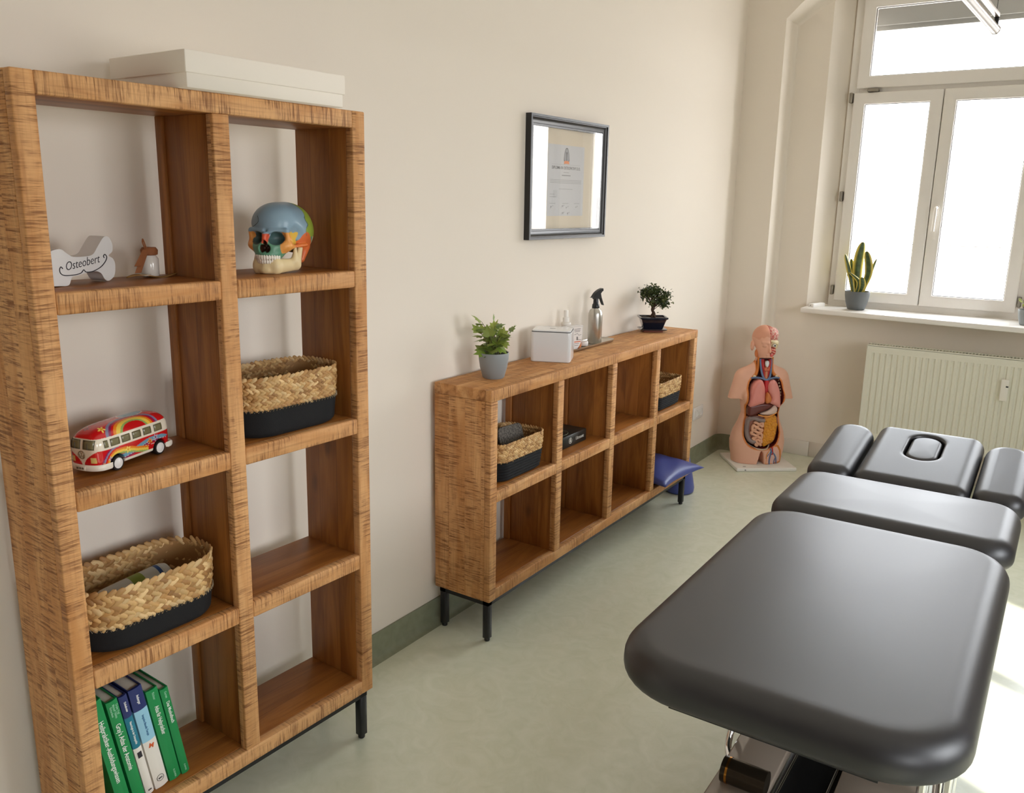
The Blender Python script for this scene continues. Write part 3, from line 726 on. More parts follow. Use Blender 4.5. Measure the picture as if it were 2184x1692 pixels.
# ------------------------------------------------------------------ things on the window sill
M_potg = mat('grey_glazed_pot', s(142, 148, 150), .45); M_soil = mat('soil', s(44, 33, 24), .95, var=(90, s(66, 48, 32)), bump=(200, .6, .003))
def pot_prof(rt, rb, h, th=.005):
    return [(rb*.9, 0), (rb, .004), (rb+(rt-rb)*.62, h*.42), (rt-(rt-rb)*.08, h*.75), (rt, h-.003), (rt-.001, h), (rt-th, h-.001), (rt-th-.001, h*.8), (.0, h*.79)]
def snake_plant():
    root = thing('snake_plant', 'snake plant with yellow-edged leaves in a dark grey pot on the window sill', 'plant', Matrix.Translation((.757, 4.652, .975)))
    lathe('pot', pot_prof(.072, .050, .113), mat('slate_pot', s(104, 108, 110), .55), root, 40)
    lathe('soil', [(.066, .094), (.04, .099), (0, .1)], M_soil, root, 24)
    M_leaf = vcmat('snake_leaf', .4, bump=(60, .1, .001))
    def leaf(bx, by, tip, w, bend, tw):
        P0 = Vector((bx, by, .095)); P3 = Vector(tip); mid = (P0+P3)/2+Vector(bend); pts = bezier([P0, mid, P3], 12); n = len(pts)
        V = []; F = []; Cc = []
        for i, p in enumerate(pts):
            t = i/(n-1); hw = w*(.55+.9*t-.0*t)*(1-t**3.2)**.6 if t < 1 else .0005
            hw = max(hw*1.2, .0004); a = tw+.5*t; d = Vector((math.cos(a), math.sin(a), 0)); nn = Vector((-math.sin(a), math.cos(a), 0))
            for j, q in enumerate((-1, -.78, -.4, 0, .4, .78, 1)):
                V.append(p+d*hw*q+nn*(.35*hw*q*q)); e = abs(q) > .7
                bnd = .75+.25*math.sin(t*46+q*2+bx*300)
                Cc.append(s(206, 186, 84) if e else tuple(c*bnd for c in s(70, 92, 48)[:3])+(1,))
        for i in range(n-1):
            for j in range(6): F.append((i*7+j, i*7+j+1, (i+1)*7+j+1, (i+1)*7+j))
        o = mesh('leaf', V, F, M_leaf, root, 180, None, Cc); md = o.modifiers.new('t', 'SOLIDIFY'); md.thickness = .002
    leaf(-.005, .012, (.0, .01, .408), .027, (-.012, 0, 0), .15); leaf(.015, -.005, (.030, -.01, .355), .021, (.028, 0, 0), -.4)
    leaf(-.022, -.01, (-.090, -.012, .332), .014, (.008, 0, -.01), .3); leaf(-.005, -.024, (-.052, -.03, .225), .013, (.036, 0, .01), .1)
    leaf(-.02, .012, (-.060, .018, .305), .013, (-.002, 0, 0), -.2); leaf(.026, .008, (.088, .012, .312), .012, (-.008, 0, -.03), .5); leaf(.012, -.022, (.024, -.03, .20), .017, (.012, 0, 0), .0)
snake_plant()
IVY = [(0, -.02), (.22, -.10), (.40, .02), (.62, .20), (.42, .34), (.46, .62), (.20, .58), (0, 1.0)]
def ivy_leaf(b, p, d, n, L, col, fold=.15):
    d = d.normalized(); sd = d.cross(n).normalized(); n2 = sd.cross(d)
    out = [(x, y) for x, y in IVY]+[(-x, y) for x, y in IVY[-2:0:-1]]; k = len(out)
    V = [p+d*(.3*L)+n2*.02*L]+[p+sd*(x*L)+d*(y*L)-n2*(fold*abs(x)*L+.12*L*y*y) for x, y in out]
    b.add(V, [(0, 1+i, 1+(i+1) % k) for i in range(k)], 0, col)
def leafy(root, rng, stems, zb, cols, L0, mleaf, mstem):
    bl, bs = MB(), MB()
    for (x0, y0, tip, nl) in stems:
        m = Vector(((x0+tip[0])/2*.8, (y0+tip[1])/2*.8, zb+(tip[2]-zb)*.62)); P = bezier([(x0, y0, zb), m, tip], 6); bs.tube(P, [.0016-.0008*i/len(P) for i in range(len(P))], 5)
        for i in range(nl):
            t = 1-i*.2/max(1, nl)*2.2 if i else 1.0; p = P[max(1, min(len(P)-1, int(t*(len(P)-1))))]
            a = rng.uniform(0, 2*PI); d = Vector((math.cos(a), math.sin(a), rng.uniform(-.5, .45)))
            if i == 0: d = (Vector(tip)-m).normalized()+d*.5
            nrm = Vector((rng.uniform(-.3, .6), rng.uniform(-.7, .1), 1)); q = p+d.normalized()*rng.uniform(.004, .014); bs.tube([p, q], .0007, 4)
            c = rng.choice(cols); f = rng.uniform(.8, 1.2); ivy_leaf(bl, q, d, nrm, L0*rng.uniform(.7, 1.15), tuple(min(1, v*f) for v in c[:3])+(1,))
    bs.build('stems', mstem, root, 60); o = bl.build('foliage', mleaf, root, None, None, True); return o
M_ivy = vcmat('ivy_leaf', .45); M_stem = mat('green_stem', s(96, 92, 52), .6)
GREENS = [s(146, 160, 66), s(120, 144, 56), s(168, 178, 88), s(92, 116, 50), s(134, 150, 70)]
def small_sill_plant():
    root = thing('potted_plant', 'small green plant in a grey pot at the right end of the window sill', 'plant', Matrix.Translation((1.668, 4.545, .975)))
    lathe('pot', pot_prof(.052, .038, .085), M_potg, root, 32); lathe('soil', [(.047, .07), (0, .074)], M_soil, root, 20)
    rng = random.Random(5); st = [(rng.uniform(-.02, .02), rng.uniform(-.02, .02), (math.cos(a)*.035, math.sin(a)*.035, rng.uniform(.11, .15)), 3) for a in np.linspace(0, 6, 9)]
    leafy(root, rng, st, .072, GREENS, .026, M_ivy, M_stem)
small_sill_plant()
def sensor():
    root = thing('window_sensor', 'small white plastic sensor box lying on the left end of the window sill', 'sensor', Matrix.Translation((.525, 4.645, .975)) @ Matrix.Rotation(-.32, 4, 'Z'))
    V, F = pad(.019, .066, .008, 0, .022, .008, .002); mesh('housing', V, F, M_white, root, 50)
    V, F = lathe_geo([(.003, 0), (.003, .001)], 12); mesh('button', [(x, -.0665-z, y+.011) for x, y, z in V], F, M_gasket, root)
sensor()

# ------------------------------------------------------------------ blue cushions at the end of the sideboard
M_blue = mat('blue_vinyl', s(70, 82, 152), .38, spec=.5, bump=(25, .25, .004))
def blue_things():
    n = 28; V = []; F = []; hx, hy, t = .185, .198, .052
    for side in (1, -1):
        for i in range(n+1):
            for j in range(n+1):
                u, v = -1+2*i/n, -1+2*j/n; x = hx*u*(1-.10*(1-v*v)); y = hy*v*(1-.09*(1-u*u))*(1+.07*u)
                h = t*(max(0, (1-u**2)*(1-v**2)))**.42; sag = -.015*(1-u*u)*(1-v*v)
                V.append((x, y, side*h*(1 if side > 0 else .55)+.03*(0 if side > 0 else 0)+.004*math.sin(9*u+5*v)*(1-u*u)*(1-v*v)))
    m = (n+1)**2
    for i in range(n):
        for j in range(n):
            a = i*(n+1)+j; F.append((a, a+n+1, a+n+2, a+1)); F.append((m+a, m+a+1, m+a+n+2, m+a+n+1))
    o = mesh('cushion', V, F, M_blue, None, 180, None)
    bm = bmesh.new(); bm.from_mesh(o.data); bmesh.ops.remove_doubles(bm, verts=bm.verts, dist=1e-5); bm.to_mesh(o.data); bm.free()
    o.location = (.170, 3.098, SB_+.036); o.rotation_euler = (0, .05, -.08)
    tag(o, 'blue vinyl cushion lying in the bottom right cell of the sideboard, sticking out in front', 'cushion')
    prof = [(.0, 0), (.070, .0), (.080, .008), (.084, .03), (.080, .08), (.064, .22), (.046, .38), (.034, .47), (.022, .49), (0, .495)]
    o = lathe('bolster', prof, M_blue, None, 32); o.location = (.155, 3.505, 0); o.rotation_euler = (.0, 0, 0)
    me = o.data
    for v in me.vertices: v.co.y -= .12*v.co.z; v.co.x -= .05*v.co.z
    tag(o, 'blue padded bolster standing on the floor behind the far end of the sideboard', 'bolster')
blue_things()
# ------------------------------------------------------------------ woven baskets
M_straw = vcmat('seagrass', .6, bump=(400, .25, .001)); M_rope = mat('black_cotton_rope', s(13, 13, 15), .9, bump=(350, .5, .001)); M_thread = mat('pale_thread', s(150, 136, 112), .8)
STRAW = [s(206, 168, 112), s(192, 150, 94), s(218, 184, 132), s(178, 134, 80), s(200, 160, 104), s(160, 116, 66)]
def basket(label, M, hx, hy, rc, h, hb, rows, sp, seed, group, coils=0, stitch=True, taper=.93):
    rng = random.Random(seed); root = thing('basket', label, 'basket', M, group)
    def outline(z, off=0):
        f = taper+(1-taper)*min(1, z/h*1.3); return [(x*f, y*f) for x, y in rrect(hx+off, hy+off, rc, 10)]
    # black rope base
    rings = []; k = 14
    for i in range(k+1):
        z = hb*i/k; o = .0022*math.cos(2*PI*coils*z/hb) if coils else 0
        ins = .012*max(0, 1-z/.014)**2; rings.append([(x, y, z) for x, y in outline(z, o-ins)])
    for i in range(k, 0, -1): rings.append([(x*.965, y*.965, max(hb*i/k, .006)) for x, y in outline(hb*i/k)])
    V, F = loft(rings); mesh('black_base', V, F, M_rope, root, 50)
    # plaited seagrass wall
    b = MB(); rings = []
    for z, o in ((hb-.004, -.0028), (h-.006, -.0028), (h-.006, -.0052), (hb-.004, -.0052)): rings.append([(x, y, z) for x, y in outline(z, o)])
    V, F = loft(rings+[rings[0]], False); b.add(V, F, 0, s(166, 124, 74))
    prof = [(0, -1), (.8, -.8), (1, 0), (.8, .8), (0, 1)]; sV, sF = lathe_geo(prof, 6)
    rh = (h-hb)/rows
    for r in range(rows):
        for half in (0, 1):
            zc = hb+rh*(r+.27+.46*half); O = outline(zc); pts = [Vector((x, y, 0)) for x, y in O]; n = len(pts)
            seg = [(pts[(i+1) % n]-pts[i]).length for i in range(n)]; per = sum(seg); cnt = int(per/sp); dpos = (.5*half+.3*r)*sp
            for q in range(cnt):
                t = (q*per/cnt+dpos) % per; i = 0
                while t > seg[i]: t -= seg[i]; i = (i+1) % n
                p = pts[i]+(pts[(i+1) % n]-pts[i])*(t/seg[i]); tg = (pts[(i+1) % n]-pts[i]).normalized(); nr = Vector((tg.y, -tg.x, 0))
                an = math.radians((36 if half else -36)+rng.uniform(-7, 7)); d = tg*math.cos(an)+Vector((0, 0, 1))*math.sin(an); w = nr.cross(d)
                L, W_, T_ = rh*rng.uniform(.66, .80), sp*.40*rng.uniform(.88, 1.12), .0040*rng.uniform(.8, 1.15)
                c = Vector((p.x, p.y, zc+rng.uniform(-.08, .08)*rh))-nr*.004
                col = rng.choice(STRAW); f = rng.uniform(.82, 1.12); col = tuple(min(1, v*f) for v in col[:3])+(1,)
                b.add([c+d*(v[2]*L)+w*(v[0]*W_)+nr*(v[1]*T_+.0016*v[2]) for v in sV], sF, 0, col)
    b.build('woven_wall', M_straw, root, 60, None, True)
    if stitch:
        O = outline(hb, .0022); pts = [Vector((x, y, 0)) for x, y in O]; n = len(pts); P = []; seg = [(pts[(i+1) % n]-pts[i]).length for i in range(n)]; per = sum(seg); cnt = int(per/.0048)//2*2
        for q in range(cnt):
            t = q*per/cnt; i = 0
            while t > seg[i]: t -= seg[i]; i = (i+1) % n
            p = pts[i]+(pts[(i+1) % n]-pts[i])*(t/seg[i]); P.append((p.x, p.y, hb+(.0045 if q % 2 else -.004)))
        tube('zigzag_stitch', P, .0006, M_thread, root, 4, True)
    return root
def bkm(x, y, z, rz=0): return BK @ Matrix.Translation((x, y, z)) @ Matrix.Rotation(rz, 4, 'Z')
GB = 'woven baskets in the shelf cells'
basket('large plaited straw basket with black base and a bottle inside, left column of the bookcase', bkm(-.112, .222, BZ[1]), .094, .170, .088, .150, .062, 4, .0185, 1, GB)
basket('empty plaited straw basket with black base, right column of the bookcase', bkm(-.112, .632, BZ[2]), .094, .163, .075, .153, .073, 5, .0135, 2, GB)
basket('straw and black rope basket holding grey felt, in the near end cell of the sideboard', Matrix.Translation((.150, 1.742, SM+.0008)), .100, .162, .055, .146, .078, 5, .0125, 3, GB, 7, False, .90)
basket('straw and black rope basket in the top cell at the far end of the sideboard', Matrix.Translation((.150, 3.092, SM+.0008)), .098, .160, .055, .142, .070, 5, .0125, 4, GB, 7, False, .90)
def felt():
    M_felt = mat('grey_felt', s(126, 121, 113), .98, var=(160, s(64, 61, 58)), bump=(300, .5, .002))
    for (x, y, rz, tilt, w, hh, lab) in ((.125, 1.700, .25, -.20, .070, .150, 'grey felt piece standing nearer the rear of the near end basket'), (.168, 1.772, -.12, -.30, .068, .135, 'grey felt piece leaning across the front of the near end basket')):
        V, F = loft([[(q, a, c) for a, c in rrect(w, hh/2, .02, 4)] for q in (-.006, .006)])
        o = mesh('felt_sheet', V, F, M_felt, None, 40); bevel_obj(o, .003, 2)
        o.matrix_world = Matrix.Translation((x, y, SM+.108)) @ Matrix.Rotation(rz, 4, 'Z') @ Matrix.Rotation(tilt, 4, 'Y')
        tag(o, lab, 'felt', 'grey felt in the basket')
felt()
def basket_bottle():
    root = thing('plastic_bottle', 'white bottle with green and blue label stripes lying in the large bookcase basket', 'bottle', bkm(-.118, .118, BZ[1]+.078, 0) @ Matrix.Rotation(-PI/2+.10, 4, 'X'))
    lathe('bottle_body', [(.012, -.010), (.016, -.004), (.031, .014), (.034, .024), (.034, .165), (.030, .176), (.0, .178)], mat('bottle_white', s(196, 200, 196), .35), root, 32)
    for nm, a, c, col in (('paper_label', .030, .160, s(186, 190, 184)), ('green_stripe', .082, .112, s(120, 138, 52)), ('blue_stripe', .146, .155, s(40, 76, 130))):
        r = .0343 if nm == 'paper_label' else .0346
        V, F = lathe_geo([(r, a), (r, c)], 32); mesh(nm, V, F[:-2], mat(nm, col, .5), root, 40)
    lathe('bottle_cap', [(.0, -.034), (.013, -.034), (.014, -.030), (.014, -.008), (.0, -.008)], mat('bottle_cap_green', s(60, 110, 50), .4), root, 24)
basket_bottle()

# ------------------------------------------------------------------ box on the bookcase
def carton():
    m = mat('white_carton', s(238, 230, 218), .7); root = thing('storage_box', 'flat white cardboard storage box with lid on top of the bookcase', 'box', bkm(.034, .324, 1.80))
    box('box_body', -.278, -.004, .004, .426, .0, .062, m, root, .0015, 1); box('box_lid', -.283, 0, 0, .430, .029, .073, m, root, .002, 2)
carton()

# ------------------------------------------------------------------ skull
def skull():
    root = thing('skull_model', 'painted anatomical skull model with coloured bone regions on a bookcase shelf', 'skull model', bkm(-.113, .658, BZ[3], .45))
    K = 1.0
    def cran(X, Y, Z):
        A = np.abs(X)
        d = ell(X, Y, Z, (0, .030, .112), (.066, .088, .060)); d = smin(d, ell(X, Y, Z, (0, -.022, .120), (.055, .050, .048)), .02)
        d = smin(d, ell(A, Y, Z, (.030, .035, .090), (.036, .055, .042)), .02)
        d = smin(d, ell(X, Y, Z, (0, -.050, .064), (.042, .034, .032)), .014)                       # maxilla
        d = smin(d, ell(X, Y, Z, (0, -.062, .046), (.030, .026, .014)), .012)
        d = smin(d, ell(A, Y, Z, (.044, -.046, .068), (.014, .020, .012)), .016)                     # cheek bone
        d = smin(d, caps(A, Y, Z, (.047, -.056, .100), (.049, -.050, .074), .0055), .008)             # outer orbit rim
        d = smin(d, caps(A, Y, Z, (.008, -.072, .102), (.046, -.058, .106), .004), .008)             # brow
        d = smin(d, caps(A, Y, Z, (.052, -.036, .066), (.064, .016, .068), .005), .004)              # zygomatic arch
        d = smin(d, caps(A, Y, Z, (.050, .038, .060), (.046, .026, .030), .013, .008), .010)         # mastoid
        d = smin(d, caps(X, Y, Z, (0, -.078, .094), (0, -.083, .078), .007, .006), .006)             # nasal bones
        d = smax(d, -ell(A, Y, Z, (.0265, -.080, .0865), (.0190, .034, .0160)), .004)                 # orbits
        n = np.minimum(ell(A, Y, Z, (.006, -.086, .062), (.0085, .022, .010)), ell(X, Y, Z, (0, -.086, .070), (.0065, .022, .013)))
        d = smax(d, -n, .003)
        d = smax(d, -ell(A, Y, Z, (.064, -.030, .092), (.014, .022, .022)), .012)                    # temporal fossa
        d = smax(d, -ell(A, Y, Z, (.047, -.012, .045), (.018, .030, .018)), .008)
        return d
    def ccol(X, Y, Z):
        A = np.abs(X); n = len(X); C = np.tile(np.array(s(222, 200, 158)), (n, 1))
        def put(m, c): C[m] = s(*c)
        wob = .003*np.sin(Z*230+X*90)+.002*np.sin(Y*310)
        put(Z > -1, (96, 150, 122)); put((Z > .081+.004*np.sin(A*60)) & (Y < .014+wob+(Z-.10)*.25), (134, 162, 180))
        put((Y >= .014+wob+(Z-.10)*.25) & (Z > .088), (150, 172, 66))
        put((A > .034) & (Y > -.022+wob) & (Z <= .104-.9*np.abs(Y-.015)+wob*.6), (224, 112, 56))
        put((A > .040) & (Y > -.050) & (Y <= -.014+wob) & (Z < .098+wob) & (Z > .060), (228, 186, 74))
        put((A > .030+.18*np.maximum(0, Z-.075)) & (Y < -.024) & (Z < .101-.0*A) & (Z > .050) & (A > .036-.3*(Z-.07)*0) & ~((A > .046) & (Y > -.044) & (Z > .078)), (238, 164, 84))
        put((A > .052) & (Y > -.03) & (Y < .02) & (Z > .058) & (Z < .075), (230, 124, 58))
        put((A < .0085) & (Z > .074) & (Z < .097) & (Y < -.06), (220, 92, 62))
        put((Y > .05) & (Z <= .088), (226, 206, 160)); put((Z < .052) & (A < .04) & (Y > -.03), (120, 90, 50))
        put(ell(A, Y, Z, (.0265, -.078, .0865), (.0196, .035, .0166)) < .0, (72, 98, 98))
        nn = np.minimum(ell(A, Y, Z, (.006, -.084, .062), (.0088, .0225, .0104)), ell(X, Y, Z, (0, -.084, .070), (.0068, .0225, .0134))) < -.0006
        put(nn & (Y > -.081), (58, 30, 14))
        # inked suture lines
        for e in (np.abs(Y-(.014+wob+(Z-.10)*.25))-.0006*0, ):
            C[(np.abs(e) < .0010) & (Z > .09)] = s(78, 104, 100)
        return C
    m = vcmat('painted_bone', .42, coat=.15)
    sdf('cranium', cran, (-.075, -.10, .022), (.075, .125, .180), .0016, m, root, ccol)
    def mand(X, Y, Z):
        A = np.abs(X)
        d = caps(A, Y, Z*.62, (.0, -.078, .0112), (.024, -.071, .0112), .0125); d = smin(d, caps(A, Y, Z*.62, (.022, -.072, .0115), (.050, -.012, .0130), .0115, .0090), .006)
        d = smin(d, caps(A, Y*.75, Z, (.050, -.010*.75, .020), (.053, .004*.75, .060), .0090, .0065), .008)
        d = smin(d, caps(A, Y, Z, (.050, -.022, .030), (.050, -.018, .064), .0075, .004), .008)
        d = smin(d, ell(X, Y, Z, (0, -.084, .010), (.014, .007, .008)), .006)
        return smax(d, -Z, .002)
    sdf('mandible', mand, (-.07, -.1, -.004), (.07, .03, .078), .0022, mat('cream_bone', s(232, 212, 164), .4), root)
    b = MB(); sV, sF = lathe_geo([(0, -1), (.75, -.7), (1, 0), (.85, .6), (0, 1)], 8)
    for zc, hh, rr in ((.0405, .0068, 1.0), (.0305, .0058, .95)):
        for i in range(14):
            t = (i-6.5)/6.5*1.25; x = .031*rr*math.sin(t)*1.02; y = -.0915+.036*(1-math.cos(t))+(.002 if rr < 1 else 0); w = .0036 if abs(i-6.5) > 1.5 else .0043
            cy, sy = math.cos(t*.8), math.sin(t*.8)
            b.add([(x+v[0]*w*cy-v[1]*.0028*sy, y+v[0]*w*sy+v[1]*.0028*cy, zc+v[2]*hh) for v in sV], sF)
    b.build('teeth', mat('tooth_white', s(240, 234, 222), .3), root, 60)
    b = MB()
    P = [(-.018, -.0745, .139), (-.016, -.0765, .126), (-.026, -.0735, .117), (-.036, -.066, .113)]; b.tube(bezier(P, 6), .0006, 5)
    ink = mat('drawing_ink', s(40, 46, 52), .6); b.build('ink_line', ink, root)
skull()

# ------------------------------------------------------------------ bone, bottle and tag
def bone():
    root = thing('bone_ornament', 'white painted wooden bone lettered Osteobert on the top left shelf', 'ornament', bkm(-.142, .160, BZ[3]+.002, math.atan2(.118, -.040)-0) )
    # local x runs along the bone to the right, y away from the viewer
    pts = [(-.100, .046), (-.088, .068), (-.062, .073), (-.046, .064), (-.030, .056), (.0, .055), (.022, .058), (.038, .074), (.056, .092), (.070, .092), (.079, .078), (.078, .062), (.066, .053), (.078, .046), (.083, .032), (.078, .010), (.062, .0), (.050, .004), (.040, .018), (.020, .023), (-.020, .018), (-.038, .015), (-.048, .0), (-.070, .0), (-.098, .004), (-.106, .022), (-.092, .036)]
    P = smooth_poly(pts, 4)
    V, F = loft([[(x, y, z) for x, z in P] for y in (.020, -.020)]); o = mesh('bone_body', V, F, mat('white_wood_paint', s(214, 212, 210), .6, bump=(60, .2, .001)), root, 40)
    ink = mat('black_marker', s(28, 26, 34), .6)
    text('lettering', 'Osteobert', .025, ink, root, basis((-.006, -.0203, .0425), (.985, 0, .12), (-.05, 0, 1), (0, -1, 0)) @ Matrix(((1, .18, 0, 0), (0, 1, 0, 0), (0, 0, 1, 0), (0, 0, 0, 1))), 'CENTER', -.0002, .88)
    b = MB()
    for pl in ([(-.060, .038), (-.064, .042), (-.068, .037), (-.066, .029), (-.055, .024), (-.030, .0235), (-.014, .026), (-.006, .032), (0, .027), (.018, .027), (.040, .034), (.055, .045), (.060, .054), (.056, .060), (.051, .057), (.053, .053)],):
        b.tube(bezier([(x, -.0203, z-.004) for x, z in pl], 5), .0010, 5)
    b.build('drawn_flourish', ink, root)
bone()
def keepsake():
    root = thing('little_bottle', 'little bottle with brown ribbon at the back of the top left shelf', 'bottle', bkm(-.193, .352, BZ[3]))
    lathe('bottle_body', [(.017, 0), (.019, .003), (.019, .040), (.012, .050), (.012, .058), (.0, .058)], mat('milky_glass', s(214, 208, 200), .15, spec=.6), root, 24)
    rb = mat('brown_ribbon', s(140, 84, 46), .8, bump=(300, .4, .001))
    lathe('ribbon_wrap', [(.0135, .048), (.018, .050), (.019, .060), (.015, .066), (0, .067)], rb, root, 20)
    for a, q in ((-1.0, .050), (-.7, .035)):
        V = []; F = []
        for i in range(6):
            t = i/5; c = Vector((.010+.012*t, -.014-.030*t, .058-q*t)); V += [c+Vector((-.002, -.006, .003)), c+Vector((.004, .006, .004))]
        F = [(2*i, 2*i+1, 2*i+3, 2*i+2) for i in range(5)]; o = mesh('ribbon_tail', V, F, rb, root); o.modifiers.new('t', 'SOLIDIFY').thickness = .0012
    tube('ribbon_loop', bezier([(.01, -.014, .060), (.016, -.024, .078), (.012, -.02, .085), (.01, -.012, .064)], 5), .0016, rb, root, 5)
    # leaf-shaped tag lying in front
    V = []; F = []; n = 14
    for i in range(n+1):
        t = i/n; w = .016*math.sin(PI*min(1, t*1.05))**.8*(1 if t < .55 else 1-.25*math.sin((t-.55)*7)); y = -.062+.124*t; z = .0035+.004*math.sin(t*7)
        for q in (-1, 0, 1): V.append((q*w, y, z+.002*q*q))
    F = [(3*i+j, 3*i+j+1, 3*i+j+4, 3*i+j+3) for i in range(n) for j in (0, 1)]
    o = mesh('leaf_tag', V, F, mat('dry_leaf_brown', s(150, 112, 58), .7), None, 60); o.modifiers.new('t', 'SOLIDIFY').thickness = .0015
    o.matrix_world = bkm(-.163, .338, BZ[3]); tag(o, 'brown leaf-shaped paper tag lying in front of the little ribboned bottle', 'tag')
    lathe('coin', [(.0, .006), (.012, .006), (.012, .0085), (0, .0085)], mat('silver_disc', s(190, 184, 172), .4), o, 20).location = (.003, -.018, 0)
keepsake()

# ------------------------------------------------------------------ toy bus
def bus():
    root = thing('toy_bus', 'toy camper bus painted red and white with rainbow swirls and flowers on a bookcase shelf', 'toy', bkm(-.131, .2175, BZ[2], math.atan2(-.957, .29)))
    def body(X, Y, Z):
        t = np.clip((Z-.052)/.05, 0, 1.2); hw = .0435-.0085*t*t-.0012*np.clip((.03-Z)/.02, 0, 1); fr = .113-.016*t*t-.002*np.clip((.05-Z)/.03, 0, 1); bk = .108-.012*t*t
        xs = np.where(X > 0, X/fr, X/bk); ys = Y/hw
        r = (np.abs(xs)**7+np.abs(ys)**5)**(1/6.)
        d = (r-1)*.04; top = .100-.010*(np.abs(X)/.11)**4-.012*(np.abs(Y)/.035)**3
        d = smax(d, Z-top, .012); d = smax(d, .013-Z, .005)
        for xw in (.060, -.066): d = smax(d, -smax(np.sqrt((X-xw)**2+(Z-.0165)**2)-.0205, .030-np.abs(Y), .002), .002)
        return d
    def col(X, Y, Z):
        n = len(X); C = np.tile(np.array(s(204, 22, 28)), (n, 1)); cream = (236, 226, 206)
        def put(m, c): C[m] = s(*c)
        BLU, PUR, ORA, YEL, GRN, GRY = (110, 160, 182), (140, 34, 84), (236, 134, 40), (244, 206, 84), (150, 178, 100), (132, 132, 160)
        side = (np.abs(Y) > .030) & (X < .100)
        lo = Z < .0535
        c1 = .0375+.0075*np.sin((X+.085)*38)-.10*np.maximum(0, X-.03)+.13*np.maximum(0, -.055-X)
        d = c1-Z; w = np.clip((X+.098)/.02, 0, 1)
        m = side & lo & (X < .060)
        put(m & (np.abs(d) < .0042*w), BLU); put(m & (d > .0042) & (d < .0050) & (X > -.09), (226, 216, 206)); put(m & (d >= .0050) & (d < .0088) & (X > -.075), PUR); put(m & (d > .0088) & (d < .0096) & (X > -.07) & (X < .0), (226, 216, 206))
        put(m & (d > .0125) & (d < .0132) & (X > -.06) & (X < .0), (226, 216, 206))
        # rainbow over the front wheel, running off to the rear
        r = np.where(X > .055, np.hypot(X-.055, Z-.014), Z-.014+.12*(.055-X)*np.clip((.055-X)/.05, 0, 1)*1.6)
        f = side & (X > -.03) & lo
        put(f & (r > .0205) & (r < .0245), GRN); put(f & (r >= .0245) & (r < .0300), YEL); put(f & (r >= .0300) & (r < .0345), ORA)
        g = side & (X > .055) & lo; put(g & (r > .0385) & (r < .042), GRY); put(g & (r >= .042) & (r < .0455), PUR)
        # roof swirls
        rf = Z > .0775; q = np.hypot((X-.030), (np.abs(Y)-.048)*1.15)+.10*np.maximum(0, .0-X)
        rr = np.hypot(X*.55+.0, (Y-.052)*1.0)
        for a, b_, c in ((.024, .027, GRN), (.027, .0325, YEL), (.0325, .0365, ORA), (.0395, .0430, PUR), (.0430, .0470, GRY)): put(rf & (rr+.12*np.maximum(0, -X-.02) > a) & (rr+.12*np.maximum(0, -X-.02) < b_), c)
        put(rf & (np.hypot((X+.03)*.5, Y+.005) < .016), BLU); put(rf & (np.abs(np.hypot((X+.03)*.5, Y+.005)-.017) < .0008), (226, 216, 206))
        def flower(cx, cz, R, c, cc, on):
            if on == 'side': u, v, mm = X-cx, Z-cz, side & lo
            else: u, v, mm = X-cx, Y-cz, rf
            rad = np.hypot(u, v); th = np.arctan2(v, u); put(mm & (rad < R*(.68+.32*np.cos(5*th))), c); put(mm & (rad < R*.28), cc)
        flower(.030, .0390, .0085, (250, 224, 110), (226, 150, 40), 'side'); flower(-.036, .0410, .0075, (238, 150, 40), (190, 60, 30), 'side'); flower(-.054, .0450, .0080, (190, 182, 200), (120, 40, 70), 'side')
        flower(.078, .030, .0070, (180, 170, 190), (140, 30, 60), 'side'); flower(.095, .022, .004, (240, 150, 60), (240, 150, 60), 'side'); flower(.078, .022, .0090, (250, 224, 110), (226, 150, 40), 'roof'); flower(.088, -.006, .0075, (170, 120, 130), (120, 30, 50), 'roof')
        put((Z > .0535) & (Z < .0785-.0*X), cream); put(Z < .0215, cream)
        fr = (X > .088); vw = .0030+.034*np.clip((Z-.022)/.032, 0, 1)**1.7
        put(fr & (np.abs(Y) < vw) & (Z < .056), cream)
        put((X > .100) & (np.abs(np.abs(Y)-.027) < .006) & (np.abs(Z-.034) < .006), (226, 200, 120))
        wz = [np.hypot(X-xw, Z-.0165) < .0212 for xw in (.060, -.066)]
        put((wz[0] | wz[1]) & (Z < .038) & (np.abs(Y) > .026) & ((np.hypot(X-.060, Z-.0165) < .0204) | (np.hypot(X+.066, Z-.0165) < .0204)), (20, 18, 18))
        return C
    sdf('body', body, (-.122, -.052, .006), (.126, .052, .108), .00135, vcmat('glossy_enamel', .14, coat=.5), root, col)
    f1 = lambda x, y, z: float(body(np.array([x]), np.array([y]), np.array([z]))[0])
    def hit(p, d):
        p = Vector(p); d = Vector(d); 
        for i in range(400):
            v = f1(*p)
            if v < .0002: break
            p = p+d*max(min(v*.4, .0007), .0002)
        return p-d*.0007
    M_bw = mat('olive_window', s(120, 114, 84), .1, spec=.6); M_line = mat('window_line', s(60, 52, 40), .5)
